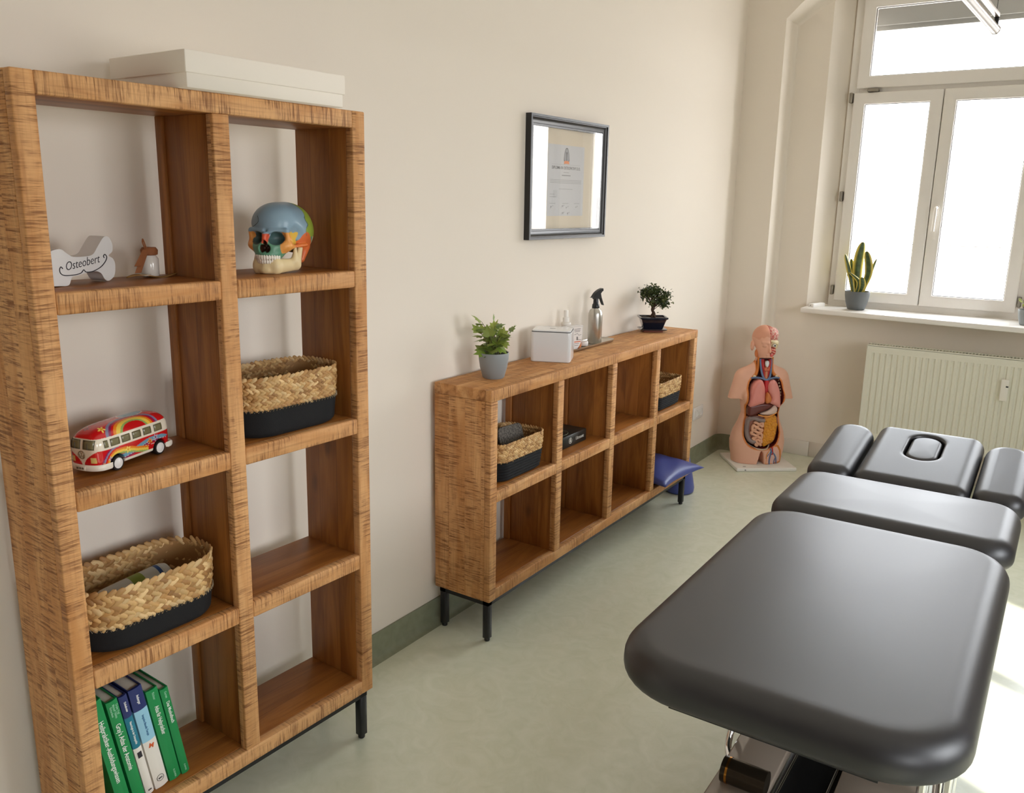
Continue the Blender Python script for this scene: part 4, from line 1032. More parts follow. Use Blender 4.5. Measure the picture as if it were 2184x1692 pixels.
    def pane(u0, u1, z0, z1, front=0, sl=0):
        V = []; n = 4
        for i in range(n+1):
            for j in range(n+1):
                u = u0+(u1-u0)*i/n; z = z0+(z1-z0)*j/n
                V.append(hit((.14, u, z), (-1, 0, 0)) if front else hit((u+sl*(z-z0), .07, z), (0, -1, 0)))
        F = [(i*(n+1)+j, (i+1)*(n+1)+j, (i+1)*(n+1)+j+1, i*(n+1)+j+1) for i in range(n) for j in range(n)]
        o = mesh('window', V, F, M_bw, root, 60); o.modifiers.new('t', 'SOLIDIFY').thickness = .0008
        rim = [V[i*(n+1)] for i in range(n+1)]+[V[n*(n+1)+j] for j in range(1, n+1)]+[V[i*(n+1)+n] for i in range(n-1, -1, -1)]+[V[j] for j in range(n-1, 0, -1)]
        tube('rubber_seal', rim, .0005, M_line, o, 5, True)
    for a, b_ in ((.083, .092), (.052, .076), (.022, .045), (-.010, .014), (-.041, -.018), (-.075, -.051)): pane(a, b_, .0585, .0735, 0, -.0)
    pane(.004, .031, .0575, .0765, 1); pane(-.031, -.004, .0575, .0765, 1)
    for y in (.0165, -.0165):
        p = hit((.14, y, .058), (-1, 0, 0)); q = hit((.14, y-.001, .070), (-1, 0, 0)); tube('wiper', [p+Vector((.001, 0, 0)), q+Vector((.001, 0, 0))], .0006, M_line, root, 5)
    # round emblem: V over W in a ring
    c = hit((.14, 0, .0445), (-1, 0, 0)); M_em = mat('emblem_bronze', s(150, 128, 96), .35, .4); b = MB(); R = .0085
    def e(u, v): return hit((.14, u*R, .0445+v*R), (-1, 0, 0))+Vector((.0006, 0, 0))
    ringp = [e(math.cos(a), math.sin(a)) for a in np.linspace(0, 2*PI, 25)[:-1]]; V, F = tube_geo(ringp, .0009, 6, False, True); b.add(V, F)
    b.tube([e(-.42, .82), e(0, .08), e(.42, .82)], .0008, 5); b.tube([e(-.86, .30), e(-.42, -.78), e(0, .0), e(.42, -.78), e(.86, .30)], .0008, 5)
    b.build('round_emblem', M_em, root)
    M_wb = mat('cream_bumper', s(236, 228, 212), .25)
    for sx in (1, -1):
        P = [Vector((sx*x, y, .0175)) for x, y in ([(.078, .0445), (.096, .0425), (.108, .034), (.1145, .018), (.116, 0), (.1145, -.018), (.108, -.034), (.096, -.0425), (.078, -.0445)] if sx > 0 else [(.090, .0430), (.104, .0400), (.112, .028), (.1145, 0), (.112, -.028), (.104, -.0400), (.090, -.0430)])]
        V, F = loft([[p+Vector((o*math.copysign(1, p.x)*.9, o*.4*(1 if p.y > 0 else -1), z)) for o, z in ((.002, -.0065), (.0042, -.003), (.0042, .003), (.001, .0065), (-.004, .005), (-.004, -.005))] for p in bezier(P, 3)]); mesh('bumper', V, F, M_wb, root, 50)
    pl = box('number_plate', .1195, .1212, -.013, .013, .0125, .0225, mat('plate_white', s(214, 204, 184), .5), root, .0006, 1); b = MB(); [b.box(.0008, .0011, y, y+w, -.0022, .0022) for y, w in ((-.0095, .002), (-.0065, .0022), (-.002, .002), (.001, .0014), (.0045, .0022), (.0075, .0018))]; b.build('plate_marks', M_line, pl)
    M_ty = mat('black_tyre', s(22, 20, 20), .5); M_hub = mat('white_hubcap', s(232, 230, 226), .2)
    for xw in (.060, -.066):
        for sy in (1, -1):
            def turn(V): return [(x+xw, sy*z, y+.0165) for x, y, z in V]
            V, F = lathe_geo([(.010, .028), (.0160, .028), (.0165, .030), (.0165, .041), (.0155, .0430), (.0118, .0432)], 28); w = mesh('wheel', turn(V), F, M_ty, root, 40)
            V, F = lathe_geo([(.0120, .0424), (.0118, .0440), (.0090, .0440), (.0065, .0455), (.0, .0460)], 28); mesh('hubcap', turn(V), F, M_hub, w, 40)
bus()

# ------------------------------------------------------------------ books
def books():
    G, N, TQ, LB, Wt = s(22, 138, 74), s(36, 48, 104), s(24, 118, 140), s(150, 200, 222), s(232, 226, 216)
    white = mat('white_lettering', s(240, 240, 236), .5); pale = mat('pale_lettering', s(150, 206, 170), .5); blue = mat('blue_lettering', s(70, 120, 160), .5); red = mat('orange_lettering', s(214, 92, 40), .5); dk = mat('dark_mark', s(40, 36, 44), .5)
    M_page = mat('page_edges', s(206, 198, 182), .9, var=(3, s(190, 182, 166)))
    th = math.radians(9.3); A = 'CENTER'
    spec = [ # y, thickness, height, cover bands, label, spine texts (words, size, colour, distance from the top, offset, narrowing)
        (.0925, .0300, .300, [(0, 1, G)], 'green textbook half hidden behind the left upright', [('Heilpraktiker-Ausbildungswissen', .0165, white, .140, 0, .80)]),
        (.1295, .0262, .284, [(0, 1, G)], "green book titled Gray's Atlas der Anatomie", [("Gray's Atlas der Anatomie", .0165, white, .128, -.002, .74), ('Drake Vogl', .0075, pale, .026, .007, .8), ('Mitchell Tibbitts', .0075, pale, .028, 0, .75), ('Richardson', .0075, pale, .026, -.007, .8)]),
        (.1585, .0195, .284, [(0, .21, N), (.21, .52, TQ), (.52, 1, Wt)], 'thin navy, teal and white book', [('Dobelmeier', .0075, white, .030, 0, .75), ('Neurologie in der Osteopathie', .0075, white, .104, 0, .68)]),
        (.1825, .0325, .288, [(0, .21, N), (.21, .52, LB), (.52, 1, Wt)], 'thick navy, pale blue and white book with an orange M', [('Amberger', .0088, white, .031, 0, .72), ('Integrative Manuelle Therapie', .0080, blue, .105, 0, .62)]),
        (.2195, .0290, .265, [(0, 1, G)], 'green book titled Atlas f\u00fcr Heilpraktiker', [('Richter', .0085, pale, .018, 0, .8), ('Atlas f\u00fcr Heilpraktiker', .0146, white, .088, 0, .62), ('ELSEVIER', .006, pale, .248, 0, 1)]),
        (.2520, .0205, .253, [(0, 1, G)], 'thin green book titled Das Muskelbuch', [('Garten', .0080, pale, .017, 0, .8), ('Das Muskelbuch', .0118, white, .068, 0, .80), ('ELSEVIER', .005, pale, .236, 0, 1)])]
    for bi, (y, t, h, bands, lab, tx) in enumerate(spec):
        # local frame of a book: x out of the shelf, y across its thickness, z up the leaning spine
        root = thing('book', lab+' on the bottom left shelf', 'book', bkm(-.050, y, BZ[0]+.0003) @ Matrix.Rotation(th, 4, 'X'), 'books on the bottom left shelf')
        D = .165; ct = .0022
        ms = [mat('book_cover_%d' % bi if k == 0 else 'book_band', c, .42) for k, (_, _, c) in enumerate(bands)]
        b = MB()
        for k, (a, c, _) in enumerate(bands):
            z1, z0 = h*(1-a), h*(1-c); x0 = -.006
            n = 6; arc = [(.0035*math.sin(PI*i/n)-.0005, t*i/n) for i in range(n+1)]; inn = [(-.004, t-ct), (-.004, ct)]
            V, F = loft([[(p[0], p[1], z) for p in arc+[(-.006, t), (-.006, t-ct)]+[(-.0045, t-ct), (-.0045, ct), (-.006, ct), (-.006, 0)]] for z in (z0, z1)]); b.add(V, F, k)
            b.box(-D, x0, 0, ct, z0, z1, k); b.box(-D, x0, t-ct, t, z0, z1, k)
        b.build('cover', ms, root, 40)
        box('page_block', -D+.004, -.005, ct, t-ct, .003, h-.004, M_page, root, .001, 1)
        for (w, sz, m, d, off, sx) in tx:
            text('spine_lettering', w, sz, m, root, basis((.0033, t/2+off, h-d), (0, 0, -1), (0, 1, 0), (1, 0, 0)), A, .0001, sx)
        if bi == 3:
            text('monogram', 'M', .0155, red, root, basis((.0033, t/2, h-.165), (0, .94, -.34), (0, .34, .94), (1, 0, 0)), A, .0006, 1); V, F = tube_geo([(.0034, t/2+.0085*math.cos(a), h-.262+.0085*math.sin(a)) for a in np.linspace(0, 2*PI, 21)[:-1]], .0005, 5, False, True); mesh('publisher_mark', V, F, dk, root)
            text('publisher_letters', 'aso', .008, dk, root, basis((.0034, t/2, h-.262), (0, 1, 0), (0, 0, 1), (1, 0, 0)), A, .0002, .9)
        if bi == 2:
            box('small_picture', .0028, .0036, t/2-.005, t/2+.005, h-.176, h-.160, dk, root, 0); text('publisher_letters', 'aso', .007, dk, root, basis((.0034, t/2, h-.272), (0, 1, 0), (0, 0, 1), (1, 0, 0)), A, .0002, .9)
books()

# ------------------------------------------------------------------ on the sideboard
def sb_things():
    root = thing('potted_ivy', 'green ivy in a pale grey pot at the near end of the sideboard top', 'plant', Matrix.Translation((.142, 1.680, ST)))
    lathe('pot', pot_prof(.056, .040, .095, .004), M_potg, root, 44); lathe('soil', [(.050, .078), (.03, .082), (0, .083)], M_soil, root, 24)
    rng = random.Random(11); st = []
    for i in range(15):
        a = i*2.4; r = .018*math.sqrt(i/15)+.006; R = rng.uniform(.015, .055); st.append((r*math.cos(a), r*math.sin(a), (R*math.cos(a+.2), R*math.sin(a+.2), rng.uniform(.12, .19)-R*.4), 3))
    st += [(.0, .0, (-.032, -.03, .205), 3), (.01, .0, (.0, .0, .198), 4), (.02, .01, (.025, .052, .165), 3), (-.02, -.01, (-.035, -.04, .17), 3), (.01, -.02, (.035, -.03, .12), 2)]
    leafy(root, rng, st, .080, GREENS, .041, M_ivy, M_stem)
    # white box dispenser
    F_ = Vector((.9153, .4027, 0)); ctr = Vector((.148, 2.067, 0))+Vector((-.4027, .9153, 0))*.068
    root = thing('tissue_dispenser', 'glossy white box dispenser with a slotted lid on the sideboard, beside the ivy', 'dispenser', Matrix.Translation((ctr.x, ctr.y, ST)) @ Matrix.Rotation(math.atan2(.4027, .9153), 4, 'Z'))
    M_gw = mat('glossy_white_plastic', s(226, 226, 228), .14, coat=.3)
    V, F = pad(.082, .068, .016, 0, .1215, .002, .006, 8, 4, 0); mesh('container', V, F, M_gw, root, 50)
    V, F = loft([[(x, y, z) for x, y in rrect(.0795, .0655, .0145, 8)] for z in (.1213, .1245)]); mesh('dark_seam', V, F, mat('seam_grey', s(62, 62, 64), .5), root, 40)
    V, F = pad(.0785, .0645, .014, .1240, .1290, .0025, .0005, 8, 4, .001); ld = mesh('lid', V, F, M_gw, root, 50)
    V, F = loft([[(x, y-.005, z) for x, y in rrect(.012, .0035, .002, 4)] for z in (.1288, .1304)]); mesh('slot', V, F, M_blackpl, ld)
    # spray bottle on its tray
    root = thing('tray', 'long shallow steel tray with raised rim under the spray bottle', 'tray', Matrix.Translation((.066, 2.510, ST)))
    rings = []
    for ins, z in ((.012, 0), (.004, .004), (.0, .012), (-.001, .0145), (.0015, .0145), (.004, .010), (.012, .0045)): rings.append([(x, y, z) for x, y in rrect(.050-ins, .205-ins, .040-ins, 8)])
    V, F = loft(rings); mesh('tray_body', V, F, M_steel, root, 40)
    root = thing('spray_bottle', 'brushed steel spray bottle with black trigger head standing on the steel tray', 'spray bottle', Matrix.Translation((.066, 2.590, ST+.0045)))
    lathe('bottle', [(.030, 0), (.0325, .003), (.0325, .128), (.0315, .138), (.027, .150), (.018, .158), (.0155, .162), (.0155, .168), (0, .168)], M_steel, root, 44)
    h = thing('trigger_head', None, None); h.parent = root; h.location = (0, 0, .160); h.rotation_euler = (0, 0, .25)
    b = MB(); b.lathe([(.0165, 0), (.0175, .002), (.0165, .016), (.0125, .022), (.0115, .044), (0, .044)], 28)
    P = [(-.034, .050), (-.026, .052), (-.010, .070), (.010, .082), (.028, .088), (.036, .088), (.037, .078), (.030, .074), (.020, .062), (.014, .044), (-.010, .040), (-.016, .046)]
    V, F = loft([[(x*1.0, y, z) for y, z in [(p[0], p[1]) for p in smooth_poly(P, 3)]] for x in (-.0085, .0085)]); b.add(V, F)
    b.build('nozzle_body', M_blackpl, root, 40).matrix_local = Matrix.Translation((0, 0, .160)) @ Matrix.Rotation(-.30, 4, 'Z')
    P = [(.016, .060), (.024, .066), (.030, .048), (.040, .026), (.046, .012), (.040, .014), (.028, .034), (.020, .048)]
    V, F = loft([[(x, p[0], p[1]) for p in smooth_poly(P, 3)] for x in (-.006, .006)]); mesh('trigger', V, F, M_blackpl, root, 40).matrix_local = Matrix.Translation((0, 0, .160)) @ Matrix.Rotation(-.30, 4, 'Z')
    bpy.data.objects.remove(h)
    # white pump bottle behind the dispenser
    root = thing('pump_bottle', 'slim white pump spray bottle standing behind the box dispenser', 'bottle', Matrix.Translation((.048, 2.356, ST+.0045)))
    M_wp = mat('white_plastic', s(228, 222, 214), .35)
    lathe('bottle', [(.020, 0), (.022, .003), (.022, .095), (.0205, .104), (.0225, .112), (.021, .118), (.013, .122), (0, .122)], M_wp, root, 32)
    lathe('pump_cap', [(.0135, .120), (.0135, .140), (.0100, .142), (.0100, .168), (.0085, .172), (0, .172)], mat('pump_white', s(236, 232, 226), .3), root, 28)
    # clear tub with a printed label
    root = thing('clear_tub', 'clear rounded plastic tub with a printed label leaning on the tray beside the dispenser', 'container', Matrix.Translation((.086, 2.347, ST+.0046)) @ Matrix.Rotation(-.25, 4, 'Z'))
    P = [(-.050, .108), (.046, .108), (.052, .100), (.052, .060), (.042, .028), (.022, .006), (-.002, .0), (-.030, .004), (-.046, .024), (-.054, .060), (-.055, .10)]
    S_ = smooth_poly(P, 3); gl = mat('clear_plastic', s(214, 210, 208), .15, spec=.5)
    V, F = loft([[(x, p[0]*q, .054+(p[1]-.054)*q) for p in S_] for x, q in ((-.022, .96), (-.018, 1), (.010, 1), (.014, .97))]); mesh('tub_body', V, F, gl, root, 40)
    lb = mesh('paper_label', *loft([[(x, p[0]*.9, .054+(p[1]-.054)*.9) for p in S_] for x in (.0138, .0144)]), mat('label_paper', s(226, 220, 216), .6), root)
    ink = mat('label_ink', s(60, 56, 58), .6); q = mat('label_orange', s(206, 96, 44), .6)
    text('label_lettering', 'B', .020, ink, lb, basis((.0146, .018, .052), (0, 1, 0), (0, 0, 1), (1, 0, 0)), 'CENTER', .0006, .9)
    b = MB()
    for z, a, c in ((.094, .0, .038), (.088, -.010, .036), (.083, .0, .034), (.046, .022, .042), (.030, -.01, .030), (.022, .0, .026)): b.box(.0144, .0148, a, c, z-.0008, z+.0008)
    b.tube([(.0148, -.012, .060), (.0148, -.004, .070), (.0148, .020, .074), (.0148, .026, .066), (.0148, .042, .068)], .0007, 4); b.build('label_print', ink, lb)
    b = MB().box(.0144, .0148, .0, .040, .036, .040); b.build('orange_bar', q, lb)
    o = lathe('tealight', [(.016, 0), (.019, .004), (.019, .026), (.0165, .027), (.0160, .020), (0, .019)], mat('orange_glass', s(206, 116, 56), .25, coat=.3), None, 28); o.location = (.074, 2.415, ST+.0045); tag(o, 'small orange tealight glass on the tray behind the clear tub', 'candle holder')
    o = lathe('tealight', [(.012, 0), (.017, .004), (.019, .018), (.016, .024), (.014, .018), (0, .012)], mat('frosted_glass', s(232, 226, 222), .15, coat=.4), None, 28); o.location = (.074, 2.478, ST+.0045); tag(o, 'small white tealight glass on the tray next to the spray bottle', 'candle holder')
    # black carton in the second cell
    root = thing('product_box', 'flat black carton with white lettering in the second top cell of the sideboard', 'box', Matrix.Translation((.193, 2.193, SM+.0008)))
    bx_ = box('carton', -.15, 0, -.118, .118, 0, .052, mat('black_carton', s(30, 32, 28), .4), root, .0015, 1)
    wl = mat('white_print', s(206, 204, 196), .5); text('lettering', 'Ultrasonic', .021, wl, root, basis((.0004, .062, .026), (0, 1, 0), (0, 0, 1), (1, 0, 0)), 'CENTER', .0002, .80)
    V, F = tube_geo([(.0005, -.018+.012*math.cos(a), .026+.012*math.sin(a)) for a in np.linspace(0, 2*PI, 25)[:-1]], .0012, 5, False, True); b = MB().add(V, F); b.add(*loft([[(x, -.018+p[0], .026+p[1]) for p in smooth_poly([(0, .009), (.005, 0), (.004, -.006), (-.004, -.006), (-.005, 0)], 3)] for x in (.0002, .0009)])); b.build('drop_logo', wl, root)
    V, F = tube_geo([(-.05+.035*math.cos(a), -.03+.05*math.sin(a), .0524) for a in np.linspace(0, 2*PI, 25)[:-1]], .0008, 5, False, True); mesh('lid_print', V, F, mat('green_grey_print', s(120, 124, 90), .5), root)
    # bonsai
    c = Vector((.108, 3.122, ST)); R_ = Matrix.Rotation(.62, 4, 'Z')
    o = thing('saucer', 'black glazed saucer with reddish foot under the bonsai pot', 'saucer', Matrix.Translation(c) @ R_)
    V, F = pad(.050, .036, .006, 0, .008, .001, .001, 4, 2, 0); mesh('foot', V, F, mat('terracotta', s(126, 62, 40), .6), o, 40)
    M_gz = mat('blue_black_glaze', s(30, 32, 46), .15, coat=.5)
    rings = [[(x, y, z) for x, y in rrect(.068-i, .052-i, .008, 4)] for i, z in ((.010, .008), (.0, .013), (.0, .017), (.003, .017), (.012, .0125))]; V, F = loft(rings); mesh('dish', V, F, M_gz, o, 40)
    root = thing('bonsai', 'bonsai tree in a blue-black pot at the far end of the sideboard', 'plant', Matrix.Translation((c.x, c.y, ST+.0130)) @ R_)
    rings = [[(x, y, z) for x, y in rrect(.070-i, .055-i, .006, 4)] for i, z in ((.026, 0), (.022, .004), (.008, .050), (.004, .054), (.0, .056), (.0, .064), (.006, .064), (.010, .055))]; V, F = loft(rings); mesh('pot', V, F, M_gz, root, 35)
    V, F = pad(.060, .045, .006, .045, .058, .004, .001, 4, 3, .004); mesh('soil', V, F, M_soil, root, 40)
    M_bark = mat('bark', s(70, 50, 36), .9, bump=(120, .7, .003)); b = MB(); rng = random.Random(3)
    trunk = bezier([(.0, 0, .055), (.006, .0, .075), (-.004, .004, .100), (.006, .0, .125), (.0, 0, .155)], 6); b.tube(trunk, [.0095*(1-.6*i/len(trunk)) for i in range(len(trunk))], 8)
    for a in np.linspace(0, 2*PI, 7)[:-1]: b.tube(bezier([(.0, 0, .078), (.010*math.cos(a), .010*math.sin(a), .066), (.024*math.cos(a), .022*math.sin(a), .059)], 4), [.006, .006, .0055, .005, .0045, .004, .0035, .003, .002], 6)
    tips = []
    for i in range(40):
        a = rng.uniform(0, 2*PI); el = rng.uniform(-.55, 1.45); r = rng.uniform(.035, .068); e = Vector((r*math.cos(a)*math.cos(el)*1.12, r*math.sin(a)*math.cos(el)*1.12, .150+r*math.sin(el)*.92)); p = trunk[rng.randrange(10, len(trunk))]
        b.tube(bezier([p, (p+e)/2+Vector((0, 0, .006)), e], 4), [.0022*(1-.7*k/8) for k in range(9)], 5); tips.append(e)
    b.build('trunk', M_bark, root, 60); bl = MB()
    for e in tips:
        for k in range(40):
            p = e+Vector([rng.gauss(0, .0115) for _ in range(3)]); d = Vector((rng.uniform(-1, 1), rng.uniform(-1, 1), rng.uniform(-.6, .8))).normalized(); n_ = Vector((rng.uniform(-1, 1), rng.uniform(-1, 1), 1)); sd = d.cross(n_).normalized(); L = rng.uniform(.006, .010)
            col = rng.choice([s(58, 74, 34), s(44, 60, 28), s(76, 92, 44), s(50, 64, 36), s(96, 104, 56)])
            bl.add([p-d*L, p+sd*L*.52, p+d*L, p-sd*L*.52], [(0, 1, 2, 3)], 0, col)
    bl.build('foliage', vcmat('bonsai_leaf', .5), root, None, None, True)
sb_things()
# ------------------------------------------------------------------ anatomical torso
def torso():
    root = thing('anatomical_torso', 'anatomical torso model with open chest on a white base in the room corner', 'anatomical model',
                 Matrix.Translation((.342, 4.293, 0)) @ Matrix.Rotation(.668, 4, 'Z') @ Matrix.Translation((-.013, 0, 0)))
    bd = box('base_board', -.175, .201, -.170, .170, 0, .022, mat('white_base_board', s(232, 228, 220), .4), root, .006, 3)
    V, F = lathe_geo([(.009, 0), (.009, .0006)], 16); b = MB(); b.add([(x*1.2-.13, y*.45-.135, z+.011) for x, y, z in V], F); b.add([(x*.6-.135, -.1702-z*.5, y*.35) for x, y, z in V], F); b.build('maker_mark', mat('mark_grey', s(90, 92, 96), .5), bd)
    zz = np.array([0, .06, .10, .155, .22, .28, .335, .40, .46, .52, .555, .580, .60, .62, .645, .69])
    WW = np.array([.150, .158, .166, .170, .156, .130, .114, .124, .134, .138, .126, .100, .066, .052, .047, .046])
    DD = np.array([.095, .100, .104, .106, .098, .086, .080, .088, .096, .096, .086, .072, .058, .050, .047, .046])
    CC = np.array([.0, .0, .002, .004, .0, -.004, -.006, -.004, .0, .004, .008, .012, .012, .010, .006, .0])
    cav = smooth_poly([(-.044, .672), (.0, .690), (.044, .672), (.046, .610), (.060, .578), (.096, .540), (.108, .47), (.104, .40), (.094, .33), (.100, .26), (.104, .21), (.086, .155), (.04, .128), (-.03, .126), (-.085, .150), (-.112, .205), (-.108, .27), (-.098, .33), (-.106, .40), (-.108, .47), (-.096, .54), (-.060, .578), (-.046, .610)], 3)
    thigh = [(.030, .022), (.028, .085), (.050, .128), (.075, .150), (.105, .145), (.128, .110), (.140, .06), (.142, .022)]
    def body(X, Y, Z):
        W = np.interp(Z, zz, WW); D = np.interp(Z, zz, DD); c = np.interp(Z, zz, CC); p = 2.35
        q = (np.abs(X/W)**p+np.abs((Y-c)/D)**p)**(1/p); t = (q-1)*np.minimum(W, D)
        t = smax(t, Z-.70, .01)
        A = np.abs(X)
        # inner thigh gap
        gap = smax(A-.0-.18*np.maximum(0, .118-Z)-.004, Z-.112, .02); t = smax(t, -gap, .014)
        t = smin(t, ell(A, Y, Z, (.062, .070, .165), (.075, .058, .085)), .03)          # seat
        t = smin(t, ell(A, Y, Z, (.066, -.072, .445), (.060, .040, .050)), .04)         # chest
        arm = caps(A, Y, Z, (.115, .012, .545), (.163, .004, .40), .056, .047); arm = smax(arm, .432-Z-.10*(A-.12), .006); t = smin(t, arm, .025)
        t = smin(t, caps(A, Y, Z, (.04, .014, .615), (.11, .014, .572), .035, .038), .03)  # shoulder slope
        # head
        h = ell(X, Y, Z, (0, .010, .800), (.074, .090, .078)); h = smin(h, ell(X, Y, Z, (0, -.030, .735), (.054, .058, .068)), .03)
        h = smin(h, ell(X, Y, Z, (0, -.068, .682), (.022, .020, .018)), .02)
        h = smin(h, caps(X, Y, Z, (0, -.083, .762), (0, -.100, .734), .008, .011), .010)
        h = smax(h, -ell(A, Y, Z, (.028, -.096, .766), (.017, .014, .009)), .012)
        h = smin(h, ell(A, Y, Z, (.028, -.074, .764), (.014, .012, .010)), .004)
        h = smin(h, caps(A, Y, Z, (.010, -.083, .781), (.042, -.068, .784), .006, .005), .010)
        h = smin(h, np.minimum(ell(X, Y, Z, (0, -.086, .709), (.020, .008, .0055)), ell(X, Y, Z, (0, -.085, .699), (.018, .008, .006))), .004)
        h = smin(h, ell(X, Y, Z, (-.074, .012, .752), (.010, .020, .033)), .006); h = smax(h, -ell(X, Y, Z, (-.084, .008, .754), (.006, .010, .018)), .004)
        cut = smax(smax(.004-X, Y-.012, .004), .700-Z, .006); h = smax(h, -cut, .003)     # opened right half of the face
        t = smin(t, h, .018)
        ex = smax(polyd(X, Z, cav), Y+.012, .006); t = smax(t, -ex, .006)
        t = smax(t, .0225-Z, .002)
        return t
    def bcol(X, Y, Z):
        n = len(X); C = np.tile(np.array(s(228, 176, 150)), (n, 1)); d = polyd(X, Z, cav)
        C[(Z > .70)] = s(224, 168, 142)
        hair = (Z > .80+.6*np.maximum(0, -Y-.05)+.004*np.sin(X*200+Z*130)) ; C[hair & (Z > .70)] = s(212, 150, 122)
        fr = Y < .02
        k = (np.clip((.0125-d)/.004, 0, 1)*(d > 0)*fr*(Z < .66))[:, None]; C = C*(1-k)+np.array(s(212, 120, 44))*k; C[(d <= .0015) & fr & (Z < .69)] = s(110, 30, 24)
        C[(d <= -.004) & (Y > -.022) & (Y < .0) & (Z < .60)] = s(92, 24, 20)
        td = polyd(X, Z, thigh); m = (Y < .03)
        C[m & (td < -.012) & (Z < .15)] = s(226, 176, 158); C[m & (td < .0) & (td > -.012) & (X > .085) & (Z < .16)] = s(208, 124, 44)
        C[m & (td < .0) & (td > -.006) & (X <= .085) & (Z < .12)] = s(214, 132, 56)
        C[(np.abs(X-.004) < .004) & (Z > .70) & (Y < .014)] = s(196, 84, 66)
        return C
    sdf('body', body, (-.225, -.145, .016), (.225, .145, .890), .0036, vcmat('flesh_plastic', .5), root, bcol)
    def organ(name, poly, y0, h, r, col, lump=0, k=.0035, n=3, rough=.35, colf=None):
        P = smooth_poly(poly, n)
        xs = [p[0] for p in P]; zs = [p[1] for p in P]
        def f(X, Y, Z):
            a = polyd(X, Z, P)+r; bq = np.abs(Y-y0)-h+r
            d = np.sqrt(np.maximum(a, 0)**2+np.maximum(bq, 0)**2)+np.minimum(np.maximum(a, bq), 0)-r
            if lump: d = d+lump*np.sin(X*300+1.7*np.sin(Z*170))*np.sin(Z*260+1.3*np.sin(X*190))
            return d
        return sdf(name, f, (min(xs)-.01, y0-h-.012, min(zs)-.01), (max(xs)+.01, y0+h+.012, max(zs)+.01), k, mat(name+'_paint', s(*col), rough) if colf is None else vcmat(name+'_paint', rough), root, colf)
    organ('lung', [(-.040, .556), (-.022, .544), (-.006, .50), (-.003, .46), (-.004, .412), (-.030, .402), (-.096, .384), (-.099, .45), (-.088, .51), (-.066, .545)], -.055, .046, .026, (222, 138, 128), .0006)
    organ('lung', [(.036, .556), (.060, .544), (.082, .50), (.094, .45), (.096, .384), (.062, .396), (.022, .414), (.034, .442), (.012, .488), (.010, .53)], -.055, .046, .026, (224, 146, 136), .0006)
    organ('heart', [(.004, .480), (.020, .470), (.036, .440), (.030, .416), (.004, .410), (-.004, .44)], -.068, .036, .018, (206, 122, 62), .001)
    organ('great_vessel', [(-.012, .548), (.016, .545), (.014, .470), (-.002, .470)], -.058, .024, .010, (186, 26, 34))
    organ('liver', [(-.100, .334), (-.100, .392), (-.06, .404), (-.005, .414), (.050, .402), (.030, .372), (-.024, .350), (-.062, .330)], -.048, .044, .018, (96, 36, 26))
    organ('stomach', [(-.030, .344), (.024, .366), (.060, .398), (.080, .376), (.070, .346), (.020, .334)], -.052, .044, .016, (212, 184, 170))
    organ('mesentery', [(-.1, .322), (.0, .330), (.088, .322), (.094, .24), (.08, .165), (.03, .137), (-.03, .136), (-.084, .165), (-.104, .23)], -.040, .036, .01, (150, 92, 72))
    M_in = mat('intestine_pink', s(222, 166, 134), .35); M_co = mat('colon_grey', s(134, 114, 110), .35)
    yf = -.083
    P = bezier([(-.078, yf+.008, .318), (-.094, yf+.010, .30), (-.098, yf+.012, .25), (-.092, yf+.010, .205), (-.078, yf+.006, .178), (-.058, yf, .166), (-.045, yf, .172)], 6)
    tube('colon', P, .0145, M_co, root, 12)
    tube('colon', bezier([(-.088, yf+.010, .306), (-.06, yf, .316), (-.03, yf-.004, .306), (.004, yf-.004, .302)], 6), .0130, M_co, root, 12)
    rows = []
    for i, z in enumerate((.284, .266, .248, .230, .212, .194, .176, .158, .148)):
        xa, xb = -.072+.004*abs(i-3), -.006
        if i > 5: xa = -.040
        wv = [(xa+(xb-xa)*t, yf-.002+.003*math.sin(i*2+t*9), z+.0055*math.sin(t*8+i*1.9)) for t in np.linspace(0, 1, 6)]
        rows += wv if i % 2 == 0 else wv[::-1]
    tube('small_intestine', bezier(rows, 4), .0088, M_in, root, 10)
    b = MB(); rng = random.Random(9); sV, sF = lathe_geo([(0, -1), (.7, -.7), (1, 0), (.7, .7), (0, 1)], 9); om = smooth_poly([(.002, .318), (.03, .326), (.07, .334), (.088, .30), (.090, .24), (.080, .18), (.05, .148), (.004, .140)], 3)
    for i in range(150):
        for _ in range(30):
            x, z = rng.uniform(0, .095), rng.uniform(.14, .335)
            if polyd(np.array([x]), np.array([z]), om)[0] < -.008: break
        q = [rng.uniform(.009, .014) for _ in range(3)]; b.add([(x+v[0]*q[0], -.072+v[1]*q[1], z+v[2]*q[2]*.9) for v in sV], sF)
    organ('omentum', [(.002, .318), (.03, .326), (.07, .334), (.088, .30), (.090, .24), (.080, .18), (.05, .148), (.004, .140)], -.050, .030, .010, (208, 132, 30))
    b.build('omentum_fat', mat('omentum_yellow', s(222, 150, 40), .35), root, 60)
    tube('omentum_edge', bezier([(-.001, -.086, .322), (.003, -.088, .26), (-.002, -.088, .20), (.002, -.084, .142)], 6), .0022, mat('vein_red', s(140, 52, 30), .4), root, 6)
    tube('stomach_band', bezier([(-.04, -.090, .338), (.0, -.094, .330), (.04, -.094, .334), (.078, -.084, .352)], 6), .0035, mat('band_orange', s(230, 150, 60), .4), root, 8)
    b = MB(); rb = lathe_geo([(0, -1), (.8, -.6), (1, 0), (.8, .6), (0, 1)], 8)
    for sx in (-1, 1):
        for i in range(12 if sx < 0 else 11):
            z = .545-.0185*i; x = np.interp(z, [.33, .40, .47, .54], [.099, .106, .108, .092])*sx
            b.add([(x+v[0]*.0042, -.050+.018*abs(i-5)/5+v[1]*.006, z+v[2]*.0068) for v in rb[0]], rb[1])
